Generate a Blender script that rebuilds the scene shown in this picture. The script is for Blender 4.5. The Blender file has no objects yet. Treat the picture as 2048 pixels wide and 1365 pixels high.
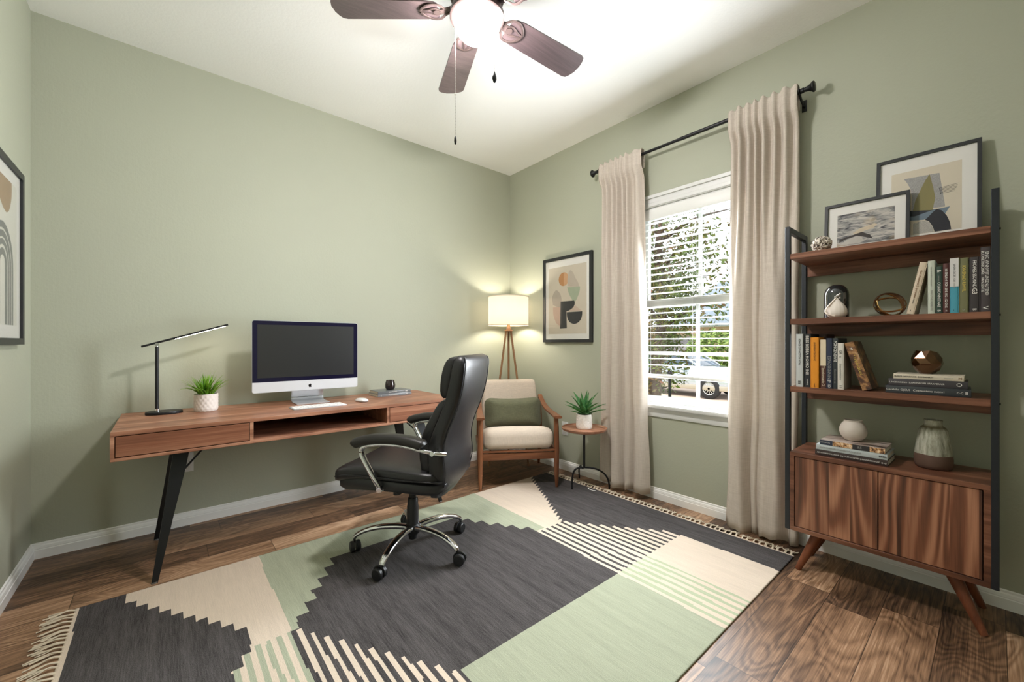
import bpy, bmesh, math, random
from mathutils import Vector, Matrix, noise as mnoise
C = bpy.context.scene.collection
SC = bpy.context.scene
R = math.radians
PI = math.pi
random.seed(7)

# ------------------------------------------------------------------ camera
# World frame: the far room corner is the origin, the desk wall lies on y = 0,
# the window wall on x = 0, the room is at x < 0, y < 0.  Units are metres.
cam_d = bpy.data.cameras.new('camera'); cam = bpy.data.objects.new('camera', cam_d); C.objects.link(cam)
cam.location = (-2.61, -3.11, 1.08)
cam.rotation_euler = (PI / 2, 0, -math.atan2(.6468, .7627))
cam_d.sensor_width = 36; cam_d.lens = 819 / 2048 * 36; cam_d.shift_y = 4.5 / 2048
cam_d.clip_start = .02; cam_d.clip_end = 300
SC.camera = cam
# ------------------------------------------------------------------ exposure
SC.view_settings.view_transform = 'Standard'; SC.view_settings.look = 'None'
SC.view_settings.exposure = 0.38; SC.view_settings.gamma = 1
SC.view_settings.use_curve_mapping = False
SC.cycles.use_denoising = True
SC.cycles.max_bounces = 10; SC.cycles.diffuse_bounces = 6; SC.cycles.transparent_max_bounces = 16
SC.cycles.sample_clamp_indirect = 6
SC.cycles.caustics_reflective = False; SC.cycles.caustics_refractive = False
# ------------------------------------------------------------------ sky and sun
SKY = 1.5
w = bpy.data.worlds.new('sky'); SC.world = w; w.use_nodes = True
bg = w.node_tree.nodes['Background']; bg.inputs[0].default_value = (.93, .97, 1, 1); bg.inputs[1].default_value = SKY
sun_d = bpy.data.lights.new('sun', 'SUN'); sun = bpy.data.objects.new('sun', sun_d); C.objects.link(sun)
sun_d.energy = 3.2; sun_d.angle = R(1.5); sun_d.color = (1, .95, .86)
sun.rotation_euler = (R(38), 0, R(-75))
sun.location = (-10, 5, 20)

def area(name, loc, rot, sx, sy, power=None, color=(1, 1, 1), portal=False):
    d = bpy.data.lights.new(name, 'AREA'); d.shape = 'RECTANGLE'; d.size = sx; d.size_y = sy
    if portal: d.cycles.is_portal = True
    else: d.energy = power; d.color = color
    o = bpy.data.objects.new(name, d); C.objects.link(o); o.location = loc; o.rotation_euler = rot
    return o
# daylight entering by the window
area('daylight_outside_window', (.19, -1.85, 1.34), (0, R(104), 0), 1.4, .9, 32, (.90, .955, 1))
area('daylight_window_opening', (-.010, -1.845, 1.36), (0, R(81), 0), 1.25, .46, 50, (.90, .955, 1))

# ------------------------------------------------------------------ helpers
def lin(c):
    return tuple(((v / 255) / 12.92 if v / 255 <= .04045 else ((v / 255 + .055) / 1.055) ** 2.4) for v in c) + (1,)

class N:
    def __init__(s, m):
        s.t = m.node_tree; s.n = s.t.nodes; s.l = s.t.links
    def new(s, k, **kw):
        n = s.n.new(k)
        for a, b in kw.items(): setattr(n, a, b)
        return n
    def put(s, sock, v):
        if v is None: return
        if hasattr(v, 'links') or isinstance(v, bpy.types.NodeSocket): s.l.new(v, sock)
        else: sock.default_value = v
    def math(s, op, a, b=None, c=None):
        n = s.new('ShaderNodeMath', operation=op); s.put(n.inputs[0], a); s.put(n.inputs[1], b); s.put(n.inputs[2], c)
        return n.outputs[0]
    def coord(s, k='Object'): return s.new('ShaderNodeTexCoord').outputs[k]
    def map(s, v, scale=(1, 1, 1), loc=(0, 0, 0), rot=(0, 0, 0)):
        n = s.new('ShaderNodeMapping'); s.l.new(v, n.inputs[0]); n.inputs['Scale'].default_value = scale
        n.inputs['Location'].default_value = loc; n.inputs['Rotation'].default_value = rot
        return n.outputs[0]
    def noise(s, v, scale=5, detail=3, rough=.5, dist=0):
        n = s.new('ShaderNodeTexNoise'); s.l.new(v, n.inputs['Vector']); n.inputs['Scale'].default_value = scale
        n.inputs['Detail'].default_value = detail; n.inputs['Roughness'].default_value = rough; n.inputs['Distortion'].default_value = dist
        return n.outputs['Fac']
    def ramp(s, f, stops, interp='LINEAR'):
        n = s.new('ShaderNodeValToRGB'); s.l.new(f, n.inputs[0]); n.color_ramp.interpolation = interp
        e = n.color_ramp.elements
        while len(e) < len(stops): e.new(.5)
        for i, (p, c) in enumerate(stops): e[i].position = p; e[i].color = c
        return n.outputs[0]
    def mix(s, f, a, b, mode='MIX'):
        n = s.new('ShaderNodeMix', data_type='RGBA', blend_type=mode)
        s.put(n.inputs[0], f); s.put(n.inputs[6], a); s.put(n.inputs[7], b)
        return n.outputs[2]
    def bump(s, h, strength=.2, dist=.01):
        n = s.new('ShaderNodeBump'); s.l.new(h, n.inputs['Height']); n.inputs['Strength'].default_value = strength
        n.inputs['Distance'].default_value = dist
        return n.outputs[0]

MATS = {}
def pm(name, col, rough=.5, metal=0, var=None, bump=None, spec=None, coat=0, trans=0, ior=None, sheen=0, emit=None, sub=0, stretch=(1, 1, 1), aniso=0):
    if name in MATS: return MATS[name]
    m = bpy.data.materials.new(name); m.use_nodes = True; g = N(m)
    b = g.n['Principled BSDF']; c = col if len(col) == 4 else lin(col)
    b.inputs['Base Color'].default_value = c; b.inputs['Roughness'].default_value = rough; b.inputs['Metallic'].default_value = metal
    if spec is not None: b.inputs['Specular IOR Level'].default_value = spec
    if coat: b.inputs['Coat Weight'].default_value = coat; b.inputs['Coat Roughness'].default_value = .08
    if trans: b.inputs['Transmission Weight'].default_value = trans
    if ior: b.inputs['IOR'].default_value = ior
    if sheen: b.inputs['Sheen Weight'].default_value = sheen
    if emit: b.inputs['Emission Color'].default_value = emit[0]; b.inputs['Emission Strength'].default_value = emit[1]
    co = g.coord()
    if var:
        f = g.noise(g.map(co, stretch), var[0], 4)
        k = var[1]
        g.l.new(g.mix(f, tuple(max(0, x * (1 - k)) for x in c[:3]) + (1,), tuple(min(1, x * (1 + k)) for x in c[:3]) + (1,)), b.inputs['Base Color'])
    if bump:
        g.l.new(g.bump(g.noise(g.map(co, stretch), bump[0], 4), bump[1], bump[2] if len(bump) > 2 else .005), b.inputs['Normal'])
    MATS[name] = m
    return m

def wood(name, axis, dark, mid, light, s=1.0, rough=.4, rings=26, coat=0, off=(0, 0, 0), streak=1.0, lo=.16, ringamp=.55):
    if name in MATS: return MATS[name]
    m = bpy.data.materials.new(name); m.use_nodes = True; g = N(m); b = g.n['Principled BSDF']
    co = g.coord()
    def sc(a, t): return tuple(a if i == axis else t for i in range(3))
    v = g.map(co, sc(lo * 5 * s, 4.2 * s), off)
    n1 = g.noise(v, 1.0, 2, .45, .35)
    r = g.math('SINE', g.math('MULTIPLY', n1, rings * 2.4))
    r = g.math('MULTIPLY_ADD', r, .5, .5)
    fine = g.noise(g.map(co, sc(4 * s, 160 * s), off), 1.0, 3, .6)
    fine2 = g.noise(g.map(co, sc(1.6 * s, 34 * s), off), 1.0, 4, .6)
    tone = g.noise(g.map(co, sc(.9 * s, 7 * s), off), 1.0, 2)
    f = g.math('ADD', g.math('MULTIPLY', r, .34 * ringamp), g.math('MULTIPLY', fine2, .55 * streak))
    f = g.math('ADD', f, g.math('MULTIPLY', tone, .5))
    f = g.math('ADD', f, g.math('MULTIPLY', g.math('SUBTRACT', fine, .5), .35))
    f = g.math('SUBTRACT', f, .12)
    col = g.ramp(f, [(.2, lin(dark)), (.5, lin(mid)), (.8, lin(light))])
    g.l.new(col, b.inputs['Base Color']); b.inputs['Roughness'].default_value = rough
    b.inputs['Specular IOR Level'].default_value = .35
    if coat: b.inputs['Coat Weight'].default_value = coat; b.inputs['Coat Roughness'].default_value = .2
    g.l.new(g.bump(fine, .12, .002), b.inputs['Normal'])
    MATS[name] = m
    return m

# --- mesh building
def BM(): return bmesh.new()
def box(bm, x0, x1, y0, y1, z0, z1, bev=0, mi=0, seg=2, M=None):
    if x0 > x1: x0, x1 = x1, x0
    if y0 > y1: y0, y1 = y1, y0
    if z0 > z1: z0, z1 = z1, z0
    vs = [bm.verts.new((x, y, z)) for x in (x0, x1) for y in (y0, y1) for z in (z0, z1)]
    q = [(0, 1, 3, 2), (4, 6, 7, 5), (0, 4, 5, 1), (2, 3, 7, 6), (0, 2, 6, 4), (1, 5, 7, 3)]
    fs = [bm.faces.new([vs[i] for i in f]) for f in q]
    for f in fs: f.material_index = mi
    if bev:
        es = list({e for f in fs for e in f.edges})
        r = bmesh.ops.bevel(bm, geom=es, offset=bev, segments=seg, profile=.5, affect='EDGES')
        for f in r['faces']: f.material_index = mi
        vs = list({v for f in r['faces'] for v in f.verts} | {v for v in vs if v.is_valid})
    if M is not None:
        for v in vs: v.co = M @ v.co
    return bm
def lathe(bm, prof, c=(0, 0, 0), seg=32, mi=0, sx=1, sy=1):
    rings = []
    for r, z in prof:
        if r < 1e-6: rings.append([bm.verts.new((c[0], c[1], c[2] + z))])
        else: rings.append([bm.verts.new((c[0] + sx * r * math.cos(2 * PI * i / seg), c[1] + sy * r * math.sin(2 * PI * i / seg), c[2] + z)) for i in range(seg)])
    for a, b in zip(rings, rings[1:]):
        for i in range(seg):
            j = (i + 1) % seg
            if len(a) == 1 and len(b) == 1: continue
            if len(a) == 1: f = bm.faces.new((a[0], b[j], b[i]))
            elif len(b) == 1: f = bm.faces.new((a[i], a[j], b[0]))
            else: f = bm.faces.new((a[i], a[j], b[j], b[i]))
            f.material_index = mi
    for ring, flip in ((rings[0], True), (rings[-1], False)):
        if len(ring) > 2:
            f = bm.faces.new(ring[::-1] if flip else ring); f.material_index = mi
    return bm
def frame_at(pts, i, up=Vector((0, 0, 1)), closed=False):
    n = len(pts)
    a = pts[(i - 1) % n] if (closed or i > 0) else pts[i]
    b = pts[(i + 1) % n] if (closed or i < n - 1) else pts[i]
    t = (b - a).normalized()
    s = t.cross(up)
    if s.length < 1e-4: s = t.cross(Vector((1, 0, 0)))
    s.normalize(); u = s.cross(t).normalized()
    return t, s, u
def sweep(bm, pts, ra, rb=None, seg=10, closed=False, up=(0, 0, 1), mi=0, power=2.0, cap=True):
    """sweep an ellipse / superellipse (ra sideways, rb along up) along a path; ra, rb may be lists"""
    pts = [Vector(p) for p in pts]; up = Vector(up); rings = []
    for i, p in enumerate(pts):
        t, s, u = frame_at(pts, i, up, closed)
        a = ra[i] if isinstance(ra, (list, tuple)) else ra
        b = a if rb is None else (rb[i] if isinstance(rb, (list, tuple)) else rb)
        ring = []
        for k in range(seg):
            th = 2 * PI * (k + .5) / seg
            c_, s_ = math.cos(th), math.sin(th)
            x = math.copysign(abs(c_) ** (2 / power), c_); y = math.copysign(abs(s_) ** (2 / power), s_)
            ring.append(bm.verts.new(p + s * (a * x) + u * (b * y)))
        rings.append(ring)
    pairs = list(zip(rings, rings[1:])) + ([(rings[-1], rings[0])] if closed else [])
    for A, B in pairs:
        for k in range(seg):
            f = bm.faces.new((A[k], A[(k + 1) % seg], B[(k + 1) % seg], B[k])); f.material_index = mi
    if cap and not closed:
        bm.faces.new(rings[0][::-1]).material_index = mi; bm.faces.new(rings[-1]).material_index = mi
    return bm
def rod(bm, p0, p1, r0, r1=None, seg=16, mi=0):
    r1 = r0 if r1 is None else r1
    d = Vector(p1) - Vector(p0)
    up = (1, 0, 0) if abs(d.normalized().z) > .95 else (0, 0, 1)
    return sweep(bm, [p0, p1], [r0, r1], None, seg, up=up, mi=mi)
def loft(bm, rings, mi=0, cap=True):
    R_ = [[bm.verts.new(p) for p in r] for r in rings]
    n = len(R_[0])
    for A, B in zip(R_, R_[1:]):
        for k in range(n):
            bm.faces.new((A[k], A[(k + 1) % n], B[(k + 1) % n], B[k])).material_index = mi
    if cap:
        bm.faces.new(R_[0][::-1]).material_index = mi; bm.faces.new(R_[-1]).material_index = mi
    return bm
def prism(bm, poly, f, d0, d1, mi=0):
    """poly in (u, v); f(u, v, d) -> world point"""
    a = [bm.verts.new(f(u, v, d0)) for u, v in poly]; b = [bm.verts.new(f(u, v, d1)) for u, v in poly]
    n = len(poly)
    bm.faces.new(a[::-1]).material_index = mi; bm.faces.new(b).material_index = mi
    for k in range(n): bm.faces.new((a[k], a[(k + 1) % n], b[(k + 1) % n], b[k])).material_index = mi
    return bm
def spline(pts, n=8, closed=False):
    pts = [Vector(p) for p in pts]; out = []
    m = len(pts)
    for i in range(m if closed else m - 1):
        p0 = pts[(i - 1) % m] if (closed or i > 0) else pts[0] * 2 - pts[1]
        p1 = pts[i]; p2 = pts[(i + 1) % m]
        p3 = pts[(i + 2) % m] if (closed or i + 2 < m) else pts[-1] * 2 - pts[-2]
        for k in range(n):
            t = k / n
            out.append(.5 * ((2 * p1) + (p2 - p0) * t + (2 * p0 - 5 * p1 + 4 * p2 - p3) * t * t + (3 * p1 - p0 - 3 * p2 + p3) * t ** 3))
    if not closed: out.append(pts[-1])
    return out
def cushion(bm, cx, cy, cz, hx, hy, hz, n=14, e=.28, dome=.0, pinch=0, mi=0):
    """a soft box: cube grid mapped with rounded edges; dome raises the middle of the top"""
    vmap = {}; s_seed = cx * 3 + .7
    def vert(i, j, k):
        key = (i, j, k)
        if key in vmap: return vmap[key]
        p = Vector((2 * i / n - 1, 2 * j / n - 1, 2 * k / n - 1))
        hm = min(hx, hy, hz) * 1.0; r = hm * (e * 3)
        r = min(r, hm)
        q = Vector((p.x * hx, p.y * hy, p.z * hz))
        inner = Vector((max(-hx + r, min(hx - r, q.x)), max(-hy + r, min(hy - r, q.y)), max(-hz + r, min(hz - r, q.z))))
        d = q - inner
        if d.length > 1e-9: q = inner + d.normalized() * r
        u, v = q.x / hx, q.y / hy
        w_ = (1 - u ** 4) * (1 - v ** 4)
        if k > n / 2: q.z += dome * w_
        if pinch:
            f = 1 - pinch * (abs(u) ** 3) * (abs(v) ** 3); q.z *= max(.08, (1 - pinch * .9 * max(abs(u), abs(v)) ** 4))
            q.x *= 1 - .07 * (1 - abs(v) ** 2) * abs(u); q.y *= 1 - .12 * (1 - abs(u) ** 2) * abs(v); q.z += .004 * mnoise.noise(Vector((u * 2.5, v * 2, s_seed)))
        vmap[key] = bm.verts.new((cx + q.x, cy + q.y, cz + q.z))
        return vmap[key]
    for a in range(n):
        for b in range(n):
            for s in (0, n):
                q1 = [(s, a, b), (s, a + 1, b), (s, a + 1, b + 1), (s, a, b + 1)]
                q2 = [(a, s, b), (a, s, b + 1), (a + 1, s, b + 1), (a + 1, s, b)]
                q3 = [(a, b, s), (a + 1, b, s), (a + 1, b + 1, s), (a, b + 1, s)]
                for q in (q1, q2, q3):
                    vs = [vert(*x) for x in (q if s else q[::-1])]
                    bm.faces.new(vs).material_index = mi
    return bm

def mesh(name, bm, mats, smooth=38):
    bmesh.ops.recalc_face_normals(bm, faces=bm.faces)
    me = bpy.data.meshes.new(name); bm.to_mesh(me); bm.free()
    for m in (mats if isinstance(mats, (list, tuple)) else [mats]): me.materials.append(m)
    if smooth:
        me.polygons.foreach_set('use_smooth', [True] * len(me.polygons)); me.set_sharp_from_angle(angle=R(smooth))
    o = bpy.data.objects.new(name, me); C.objects.link(o)
    return o
class Thing:
    def __init__(s, name, label, cat, loc=(0, 0, 0), rz=0, group=None, kind=None):
        s.o = bpy.data.objects.new(name, None); C.objects.link(s.o); s.o.empty_display_size = .1
        s.o.location = loc; s.o.rotation_euler = (0, 0, rz); s.loc = Vector(loc); s.rz = rz
        if label: s.o['label'] = label
        if cat: s.o['category'] = cat
        if group: s.o['group'] = group
        if kind: s.o['kind'] = kind
    def part(s, name, bm, mats, parent=None, label=None, smooth=38, world=None, mod=None):
        if world is None: world = (s.rz == 0)
        if world: bmesh.ops.translate(bm, verts=bm.verts, vec=-s.loc)
        o = mesh(name, bm, mats, smooth); o.parent = parent or s.o
        if label: o['label'] = label
        if mod: mod(o)
        return o
def single(name, bm, mats, label, cat, loc=None, group=None, smooth=38, kind=None):
    """a thing that is one mesh, built in world coordinates; its origin is put at loc"""
    if loc is not None: bmesh.ops.translate(bm, verts=bm.verts, vec=-Vector(loc))
    o = mesh(name, bm, mats, smooth)
    if loc is not None: o.location = loc
    if label: o['label'] = label; o['category'] = cat
    if group: o['group'] = group
    if kind: o['kind'] = kind
    return o
def struct(name, bm, mats, smooth=0):
    o = mesh(name, bm, mats, smooth); o['kind'] = 'structure'
    return o
def text_bm(s, size, extrude=.0003):
    cu = bpy.data.curves.new('t', 'FONT'); cu.body = s; cu.size = size; cu.extrude = extrude; cu.align_x = 'CENTER'; cu.align_y = 'CENTER'
    cu.resolution_u = 2
    o = bpy.data.objects.new('t', cu); C.objects.link(o)
    bpy.context.view_layer.update()
    me = bpy.data.meshes.new_from_object(o.evaluated_get(bpy.context.evaluated_depsgraph_get()))
    bm = BM(); bm.from_mesh(me)
    bpy.data.objects.remove(o); bpy.data.curves.remove(cu); bpy.data.meshes.remove(me)
    return bm

def fit_texts(items, lo, hi):
    """items: [bmesh, centre]; squeezes lettering lengthwise so that lines neither overlap nor leave the spine"""
    L = [max(abs(v.co.x) for v in b.verts) if b.verts else .001 for b, c in items]; k = [1.0] * len(items)
    for i, (b, c) in enumerate(items):
        k[i] = min(k[i], (min(c - lo, hi - c) - .003) / L[i])
    for i in range(len(items)):
        for j in range(i + 1, len(items)):
            d = abs(items[i][1] - items[j][1]) - .003
            t = L[i] * k[i] + L[j] * k[j]
            if d < t:
                f = max(.3, d / t); k[i] *= f; k[j] *= f
    for (b, c), q in zip(items, k):
        if q < 1: bmesh.ops.scale(b, vec=(q, max(q, .8), 1), verts=b.verts)

# ------------------------------------------------------------------ materials of the room
def paint(name, col, bs=.2, streak=True):
    m = bpy.data.materials.new(name); m.use_nodes = True; g = N(m); b = g.n['Principled BSDF']
    co = g.coord(); b.inputs['Roughness'].default_value = .62; b.inputs['Specular IOR Level'].default_value = .3
    c = lin(col)
    f = g.noise(co, 1.4, 3)
    g.l.new(g.mix(f, tuple(x * .95 for x in c[:3]) + (1,), tuple(x * 1.05 for x in c[:3]) + (1,)), b.inputs['Base Color'])
    h = g.math('ADD', g.noise(co, 70, 3, .55), g.math('MULTIPLY', g.noise(g.map(co, (300, 300, 12)), 1, 2), .25))
    g.l.new(g.bump(h, bs, .004), b.inputs['Normal'])
    return m
M_wall = paint('sage_paint', (173, 176, 158))
M_ceil = paint('ceiling_paint', (249, 249, 247), .2)
M_trim = pm('white_trim', (216, 217, 215), .35, bump=(40, .05, .002))
M_base = pm('baseboard_white', (246, 246, 244), .35)
M_vinyl = pm('window_vinyl', (220, 222, 220), .35)

def floor_mat():
    m = bpy.data.materials.new('walnut_planks'); m.use_nodes = True; g = N(m); b = g.n['Principled BSDF']
    co = g.coord(); sp = g.new('ShaderNodeSeparateXYZ'); g.l.new(co, sp.inputs[0]); X, Y = sp.outputs[0], sp.outputs[1]
    W, L = .1625, .74
    ry = g.math('DIVIDE', g.math('ADD', Y, 2.812 + 30 * W), W); row = g.math('FLOOR', ry); fy = g.math('FRACT', ry)
    wn = g.new('ShaderNodeTexWhiteNoise', noise_dimensions='1D'); g.l.new(row, wn.inputs['W'])
    rx = g.math('ADD', g.math('DIVIDE', g.math('ADD', X, 20), L), wn.outputs['Value']); colm = g.math('FLOOR', rx); fx = g.math('FRACT', rx)
    cb = g.new('ShaderNodeCombineXYZ'); g.l.new(row, cb.inputs[0]); g.l.new(colm, cb.inputs[1])
    wn2 = g.new('ShaderNodeTexWhiteNoise', noise_dimensions='2D'); g.l.new(cb.outputs[0], wn2.inputs['Vector'])
    rnd = wn2.outputs['Value']; rc = wn2.outputs['Color']
    off = g.new('ShaderNodeVectorMath', operation='SCALE'); g.l.new(rc, off.inputs[0]); off.inputs['Scale'].default_value = 40
    ad = g.new('ShaderNodeVectorMath', operation='ADD'); g.l.new(co, ad.inputs[0]); g.l.new(off.outputs[0], ad.inputs[1])
    v = ad.outputs[0]
    n1 = g.noise(g.map(v, (1.5, 5.2, 1)), 1.0, 2, .4, .5)
    ring = g.math('MULTIPLY_ADD', g.math('SINE', g.math('MULTIPLY', n1, 125)), .5, .5)
    ring = g.math('POWER', ring, .8)
    ringm = g.math('MULTIPLY', ring, g.noise(g.map(v, (1, 3, 1)), 1.3, 2))
    fine = g.noise(g.map(v, (6, 190, 1)), 1, 3, .6)
    st = g.noise(g.map(v, (1.6, 30, 1)), 1, 4, .62)
    tone = g.noise(g.map(v, (.9, 4.5, 1)), 1.1, 2)
    knot = g.noise(g.map(v, (3, 7, 1)), 1.0, 1, .4, 1.2)
    f = g.math('ADD', g.math('MULTIPLY', ringm, .25), g.math('MULTIPLY', st, .42))
    f = g.math('ADD', f, g.math('MULTIPLY', tone, .55)); f = g.math('ADD', f, g.math('MULTIPLY', g.math('SUBTRACT', fine, .5), .6))
    f = g.math('ADD', f, g.math('MULTIPLY', g.math('SUBTRACT', rnd, .5), .34)); f = g.math('SUBTRACT', f, .10)
    col = g.ramp(f, [(.18, lin((54, 40, 31))), (.40, lin((108, 81, 61))), (.60, lin((155, 120, 92))), (.85, lin((204, 170, 140)))])
    dk = g.ramp(knot, [(.66, (0, 0, 0, 1)), (.78, (1, 1, 1, 1))])
    col = g.mix(g.math('MULTIPLY', dk, .55), col, lin((34, 22, 16)))
    gy = g.math('MINIMUM', fy, g.math('SUBTRACT', 1, fy)); gx = g.math('MULTIPLY', g.math('MINIMUM', fx, g.math('SUBTRACT', 1, fx)), L / W)
    gap = g.math('LESS_THAN', g.math('MINIMUM', gy, gx), .0075)
    col = g.mix(g.math('MULTIPLY', gap, .75), col, lin((22, 14, 10)))
    g.l.new(col, b.inputs['Base Color'])
    b.inputs['Roughness'].default_value = .42; b.inputs['Specular IOR Level'].default_value = .35
    h = g.math('SUBTRACT', g.math('MULTIPLY', g.math('ADD', fine, ring), .3), g.math('MULTIPLY', gap, 1.0))
    g.l.new(g.bump(h, .22, .0015), b.inputs['Normal'])
    return m
WD, WM, WL = (104, 66, 50), (154, 106, 82), (198, 150, 122)
def walnut(axis, k=0):
    return wood('walnut_%s%d' % ('xyz'[axis], k), axis, WD, WM, WL, .95, .38, 24, off=(k * 3.1, k * 1.7, k * 2.3))
def walnut_d(axis, k=0):
    return wood('dark_walnut_%s%d' % ('xyz'[axis], k), axis, (66, 40, 30), (112, 72, 54), (154, 108, 84), 1.0, .38, 24, off=(k * 3.1 + 5, k * 1.7, k * 2.3))
M_black = pm('black_metal', (24, 25, 27), .42, .3)
M_frame = pm('black_frame_wood', (34, 36, 38), .4, bump=(60, .05))
M_chrome = pm('polished_chrome', (225, 226, 228), .08, 1)
M_leather = pm('black_leather', (27, 26, 29), .40, 0, bump=(160, .12, .003), spec=.55)
M_leather_arm = pm('black_armpad', (32, 29, 28), .42, 0, bump=(220, .12, .002), spec=.5)
M_plastic = pm('black_plastic', (26, 27, 29), .45)

# ------------------------------------------------------------------ room shell
X0, Y0, H = -3.12, -4.4, 2.74
WY0, WY1, WZ0, WZ1 = -2.27, -1.42, .655, 2.03     # window opening in the right wall
bm = BM(); box(bm, X0 - .15, .15, Y0 - .15, .15, -.12, 0); struct('floor', bm, floor_mat())
bm = BM(); box(bm, X0 - .15, .15, Y0 - .15, .15, H, H + .12); struct('ceiling', bm, M_ceil)
bm = BM(); box(bm, X0 - .15, .15, 0, .15, 0, H); struct('wall_back', bm, M_wall)
bm = BM(); box(bm, X0 - .15, X0, Y0 - .15, 0, 0, H); struct('wall_left', bm, M_wall)
bm = BM()
box(bm, 0, .15, Y0 - .15, WY0, 0, H); box(bm, 0, .15, WY1, 0, 0, H); box(bm, 0, .15, WY0, WY1, 0, WZ0); box(bm, 0, .15, WY0, WY1, WZ1, H)
struct('wall_right', bm, M_wall)
bm = BM(); box(bm, X0 - .15, .15, Y0 - .15, Y0, 0, H)
struct('wall_front', bm, M_wall)
BPROF = [(0, 0), (.014, 0), (.0145, .048), (.012, .052), (.0125, .056), (.010, .068), (.006, .074), (.0055, .082), (0, .086)]
def baseboard(name, pts, nrm):
    bm = BM(); rings = []
    for p in pts: rings.append([(p[0] + nrm[0] * d, p[1] + nrm[1] * d, z * .9) for d, z in BPROF])
    loft(bm, rings); struct(name, bm, M_base)
baseboard('baseboard_back', [(X0, 0), (0, 0)], (0, -1))
baseboard('baseboard_right', [(0, 0), (0, Y0)], (-1, 0))
baseboard('baseboard_left', [(X0, 0), (X0, Y0)], (1, 0))

# window in the right wall ------------------------------------------------
M_glass = bpy.data.materials.new('window_glass'); M_glass.use_nodes = True
g = N(M_glass); g.n.remove(g.n['Principled BSDF']); out = g.n['Material Output']
mx = g.new('ShaderNodeMixShader'); tr = g.new('ShaderNodeBsdfTransparent'); gl = g.new('ShaderNodeBsdfGlossy'); gl.inputs['Roughness'].default_value = .02
fr = g.new('ShaderNodeFresnel'); fr.inputs['IOR'].default_value = 1.35
g.l.new(fr.outputs[0], mx.inputs[0]); g.l.new(tr.outputs[0], mx.inputs[1]); g.l.new(gl.outputs[0], mx.inputs[2]); g.l.new(mx.outputs[0], out.inputs[0])
def window_x(name):
    w_ = Thing(name, None, None, (.05, (WY0 + WY1) / 2, WZ0), kind='structure')
    a, b, z0, z1 = WY0, WY1, WZ0, WZ1
    # casing with a crown profile, on the wall face
    bm = BM()
    for (d0, e0, e1) in ((.012, 0, .085), (.018, .005, .03), (.022, .062, .085)):
        box(bm, -d0, .0, a - e1, b + e1, z1 + e0, z1 + e1, .002, seg=1)
        box(bm, -d0, .0, a - e1, a - e0, z0, z1 + e0, .002, seg=1); box(bm, -d0, .0, b + e0, b + e1, z0, z1 + e0, .002, seg=1)
    w_.part('casing', bm, M_trim, smooth=0)
    bm = BM(); box(bm, -.0, .13, a, a + .012, z0, z1); box(bm, 0, .13, b - .012, b, z0, z1); box(bm, 0, .13, a, b, z1 - .012, z1); box(bm, 0, .13, a, b, z0, z0 + .006)
    w_.part('jamb', bm, M_trim, smooth=0)
    bm = BM(); box(bm, -.045, .03, a - .1, b + .1, z0 - .022, z0 + .002, .004)
    w_.part('sill', bm, M_trim)
    bm = BM(); box(bm, -.018, 0, a - .085, b + .085, z0 - .052, z0 - .022, .002); box(bm, -.012, 0, a - .075, b + .075, z0 - .085, z0 - .05, .003)
    w_.part('apron', bm, M_trim)
    ym = (a + b) / 2; zm = 1.36
    bm = BM()
    box(bm, .085, .125, a + .012, b - .012, z1 - .055, z1 - .012, .003); box(bm, .085, .125, a + .012, a + .05, zm, z1 - .05, .003); box(bm, .085, .125, b - .05, b - .012, zm, z1 - .05, .003)
    box(bm, .085, .125, a + .012, b - .012, zm - .02, zm + .022, .003)
    us = w_.part('upper_sash', bm, M_vinyl)
    bm = BM(); box(bm, .098, .110, ym - .011, ym + .011, zm + .02, z1 - .05)
    w_.part('muntin', bm, M_vinyl, us)
    bm = BM(); box(bm, .101, .105, a + .04, b - .04, zm + .01, z1 - .04); w_.part('pane', bm, M_glass, us)
    bm = BM()
    box(bm, .05, .085, a + .012, b - .012, zm - .028, zm + .024, .003); box(bm, .05, .085, a + .012, a + .055, z0 + .01, zm, .003); box(bm, .05, .085, b - .055, b - .012, z0 + .01, zm, .003)
    box(bm, .05, .085, a + .012, b - .012, z0 + .006, z0 + .05, .003)
    ls = w_.part('lower_sash', bm, M_vinyl)
    bm = BM(); box(bm, .060, .074, ym - .011, ym + .011, z0 + .04, zm - .02); box(bm, .0605, .0735, a + .05, ym - .011, .998, 1.02); box(bm, .0605, .0735, ym + .011, b - .05, .998, 1.02)
    w_.part('muntin', bm, M_vinyl, ls)
    bm = BM(); box(bm, .065, .069, a + .05, b - .05, z0 + .04, zm - .02); w_.part('pane', bm, M_glass, ls)
    return w_
window_x('window_1')
# venetian blind -----------------------------------------------------------
bl = Thing('venetian_blind', 'white slatted venetian blind lowered part way over the window, slats open', 'blind', (.025, -1.845, 1.99))
M_slat = pm('blind_white', (226, 227, 224), .4)
A_, B_ = WY0 + .02, WY1 - .02
bm = BM(); box(bm, 0, .045, A_, B_, 1.972, 2.016, .003); bl.part('headrail', bm, M_slat)
bm = BM(); box(bm, -.008, .0, A_ - .002, B_ + .002, 1.945, 2.018, .002); bl.part('valance', bm, M_slat)
ZB = .868; PIT = .0455; nsl = int((1.955 - ZB - .02) / PIT)
bm = BM()
for i in range(nsl):
    z = 1.93 - i * PIT
    prs = [(-.002, 0), (.010, .0025), (.022, .0035), (.034, .0025), (.046, 0)]
    top = [(x, z + h - .002) for x, h in prs]; bot = [(x, z + h - .0045) for x, h in prs[::-1]]
    ring = top + bot
    loft(bm, [[(x, A_ + .003, zz) for x, zz in ring], [(x, B_ - .003, zz) for x, zz in ring]])
bl.part('slats', bm, M_slat, smooth=30)
bm = BM(); box(bm, -.004, .046, A_, B_, ZB - .028, ZB - .006, .004); bl.part('bottom_rail', bm, M_slat)
bm = BM()
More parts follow.
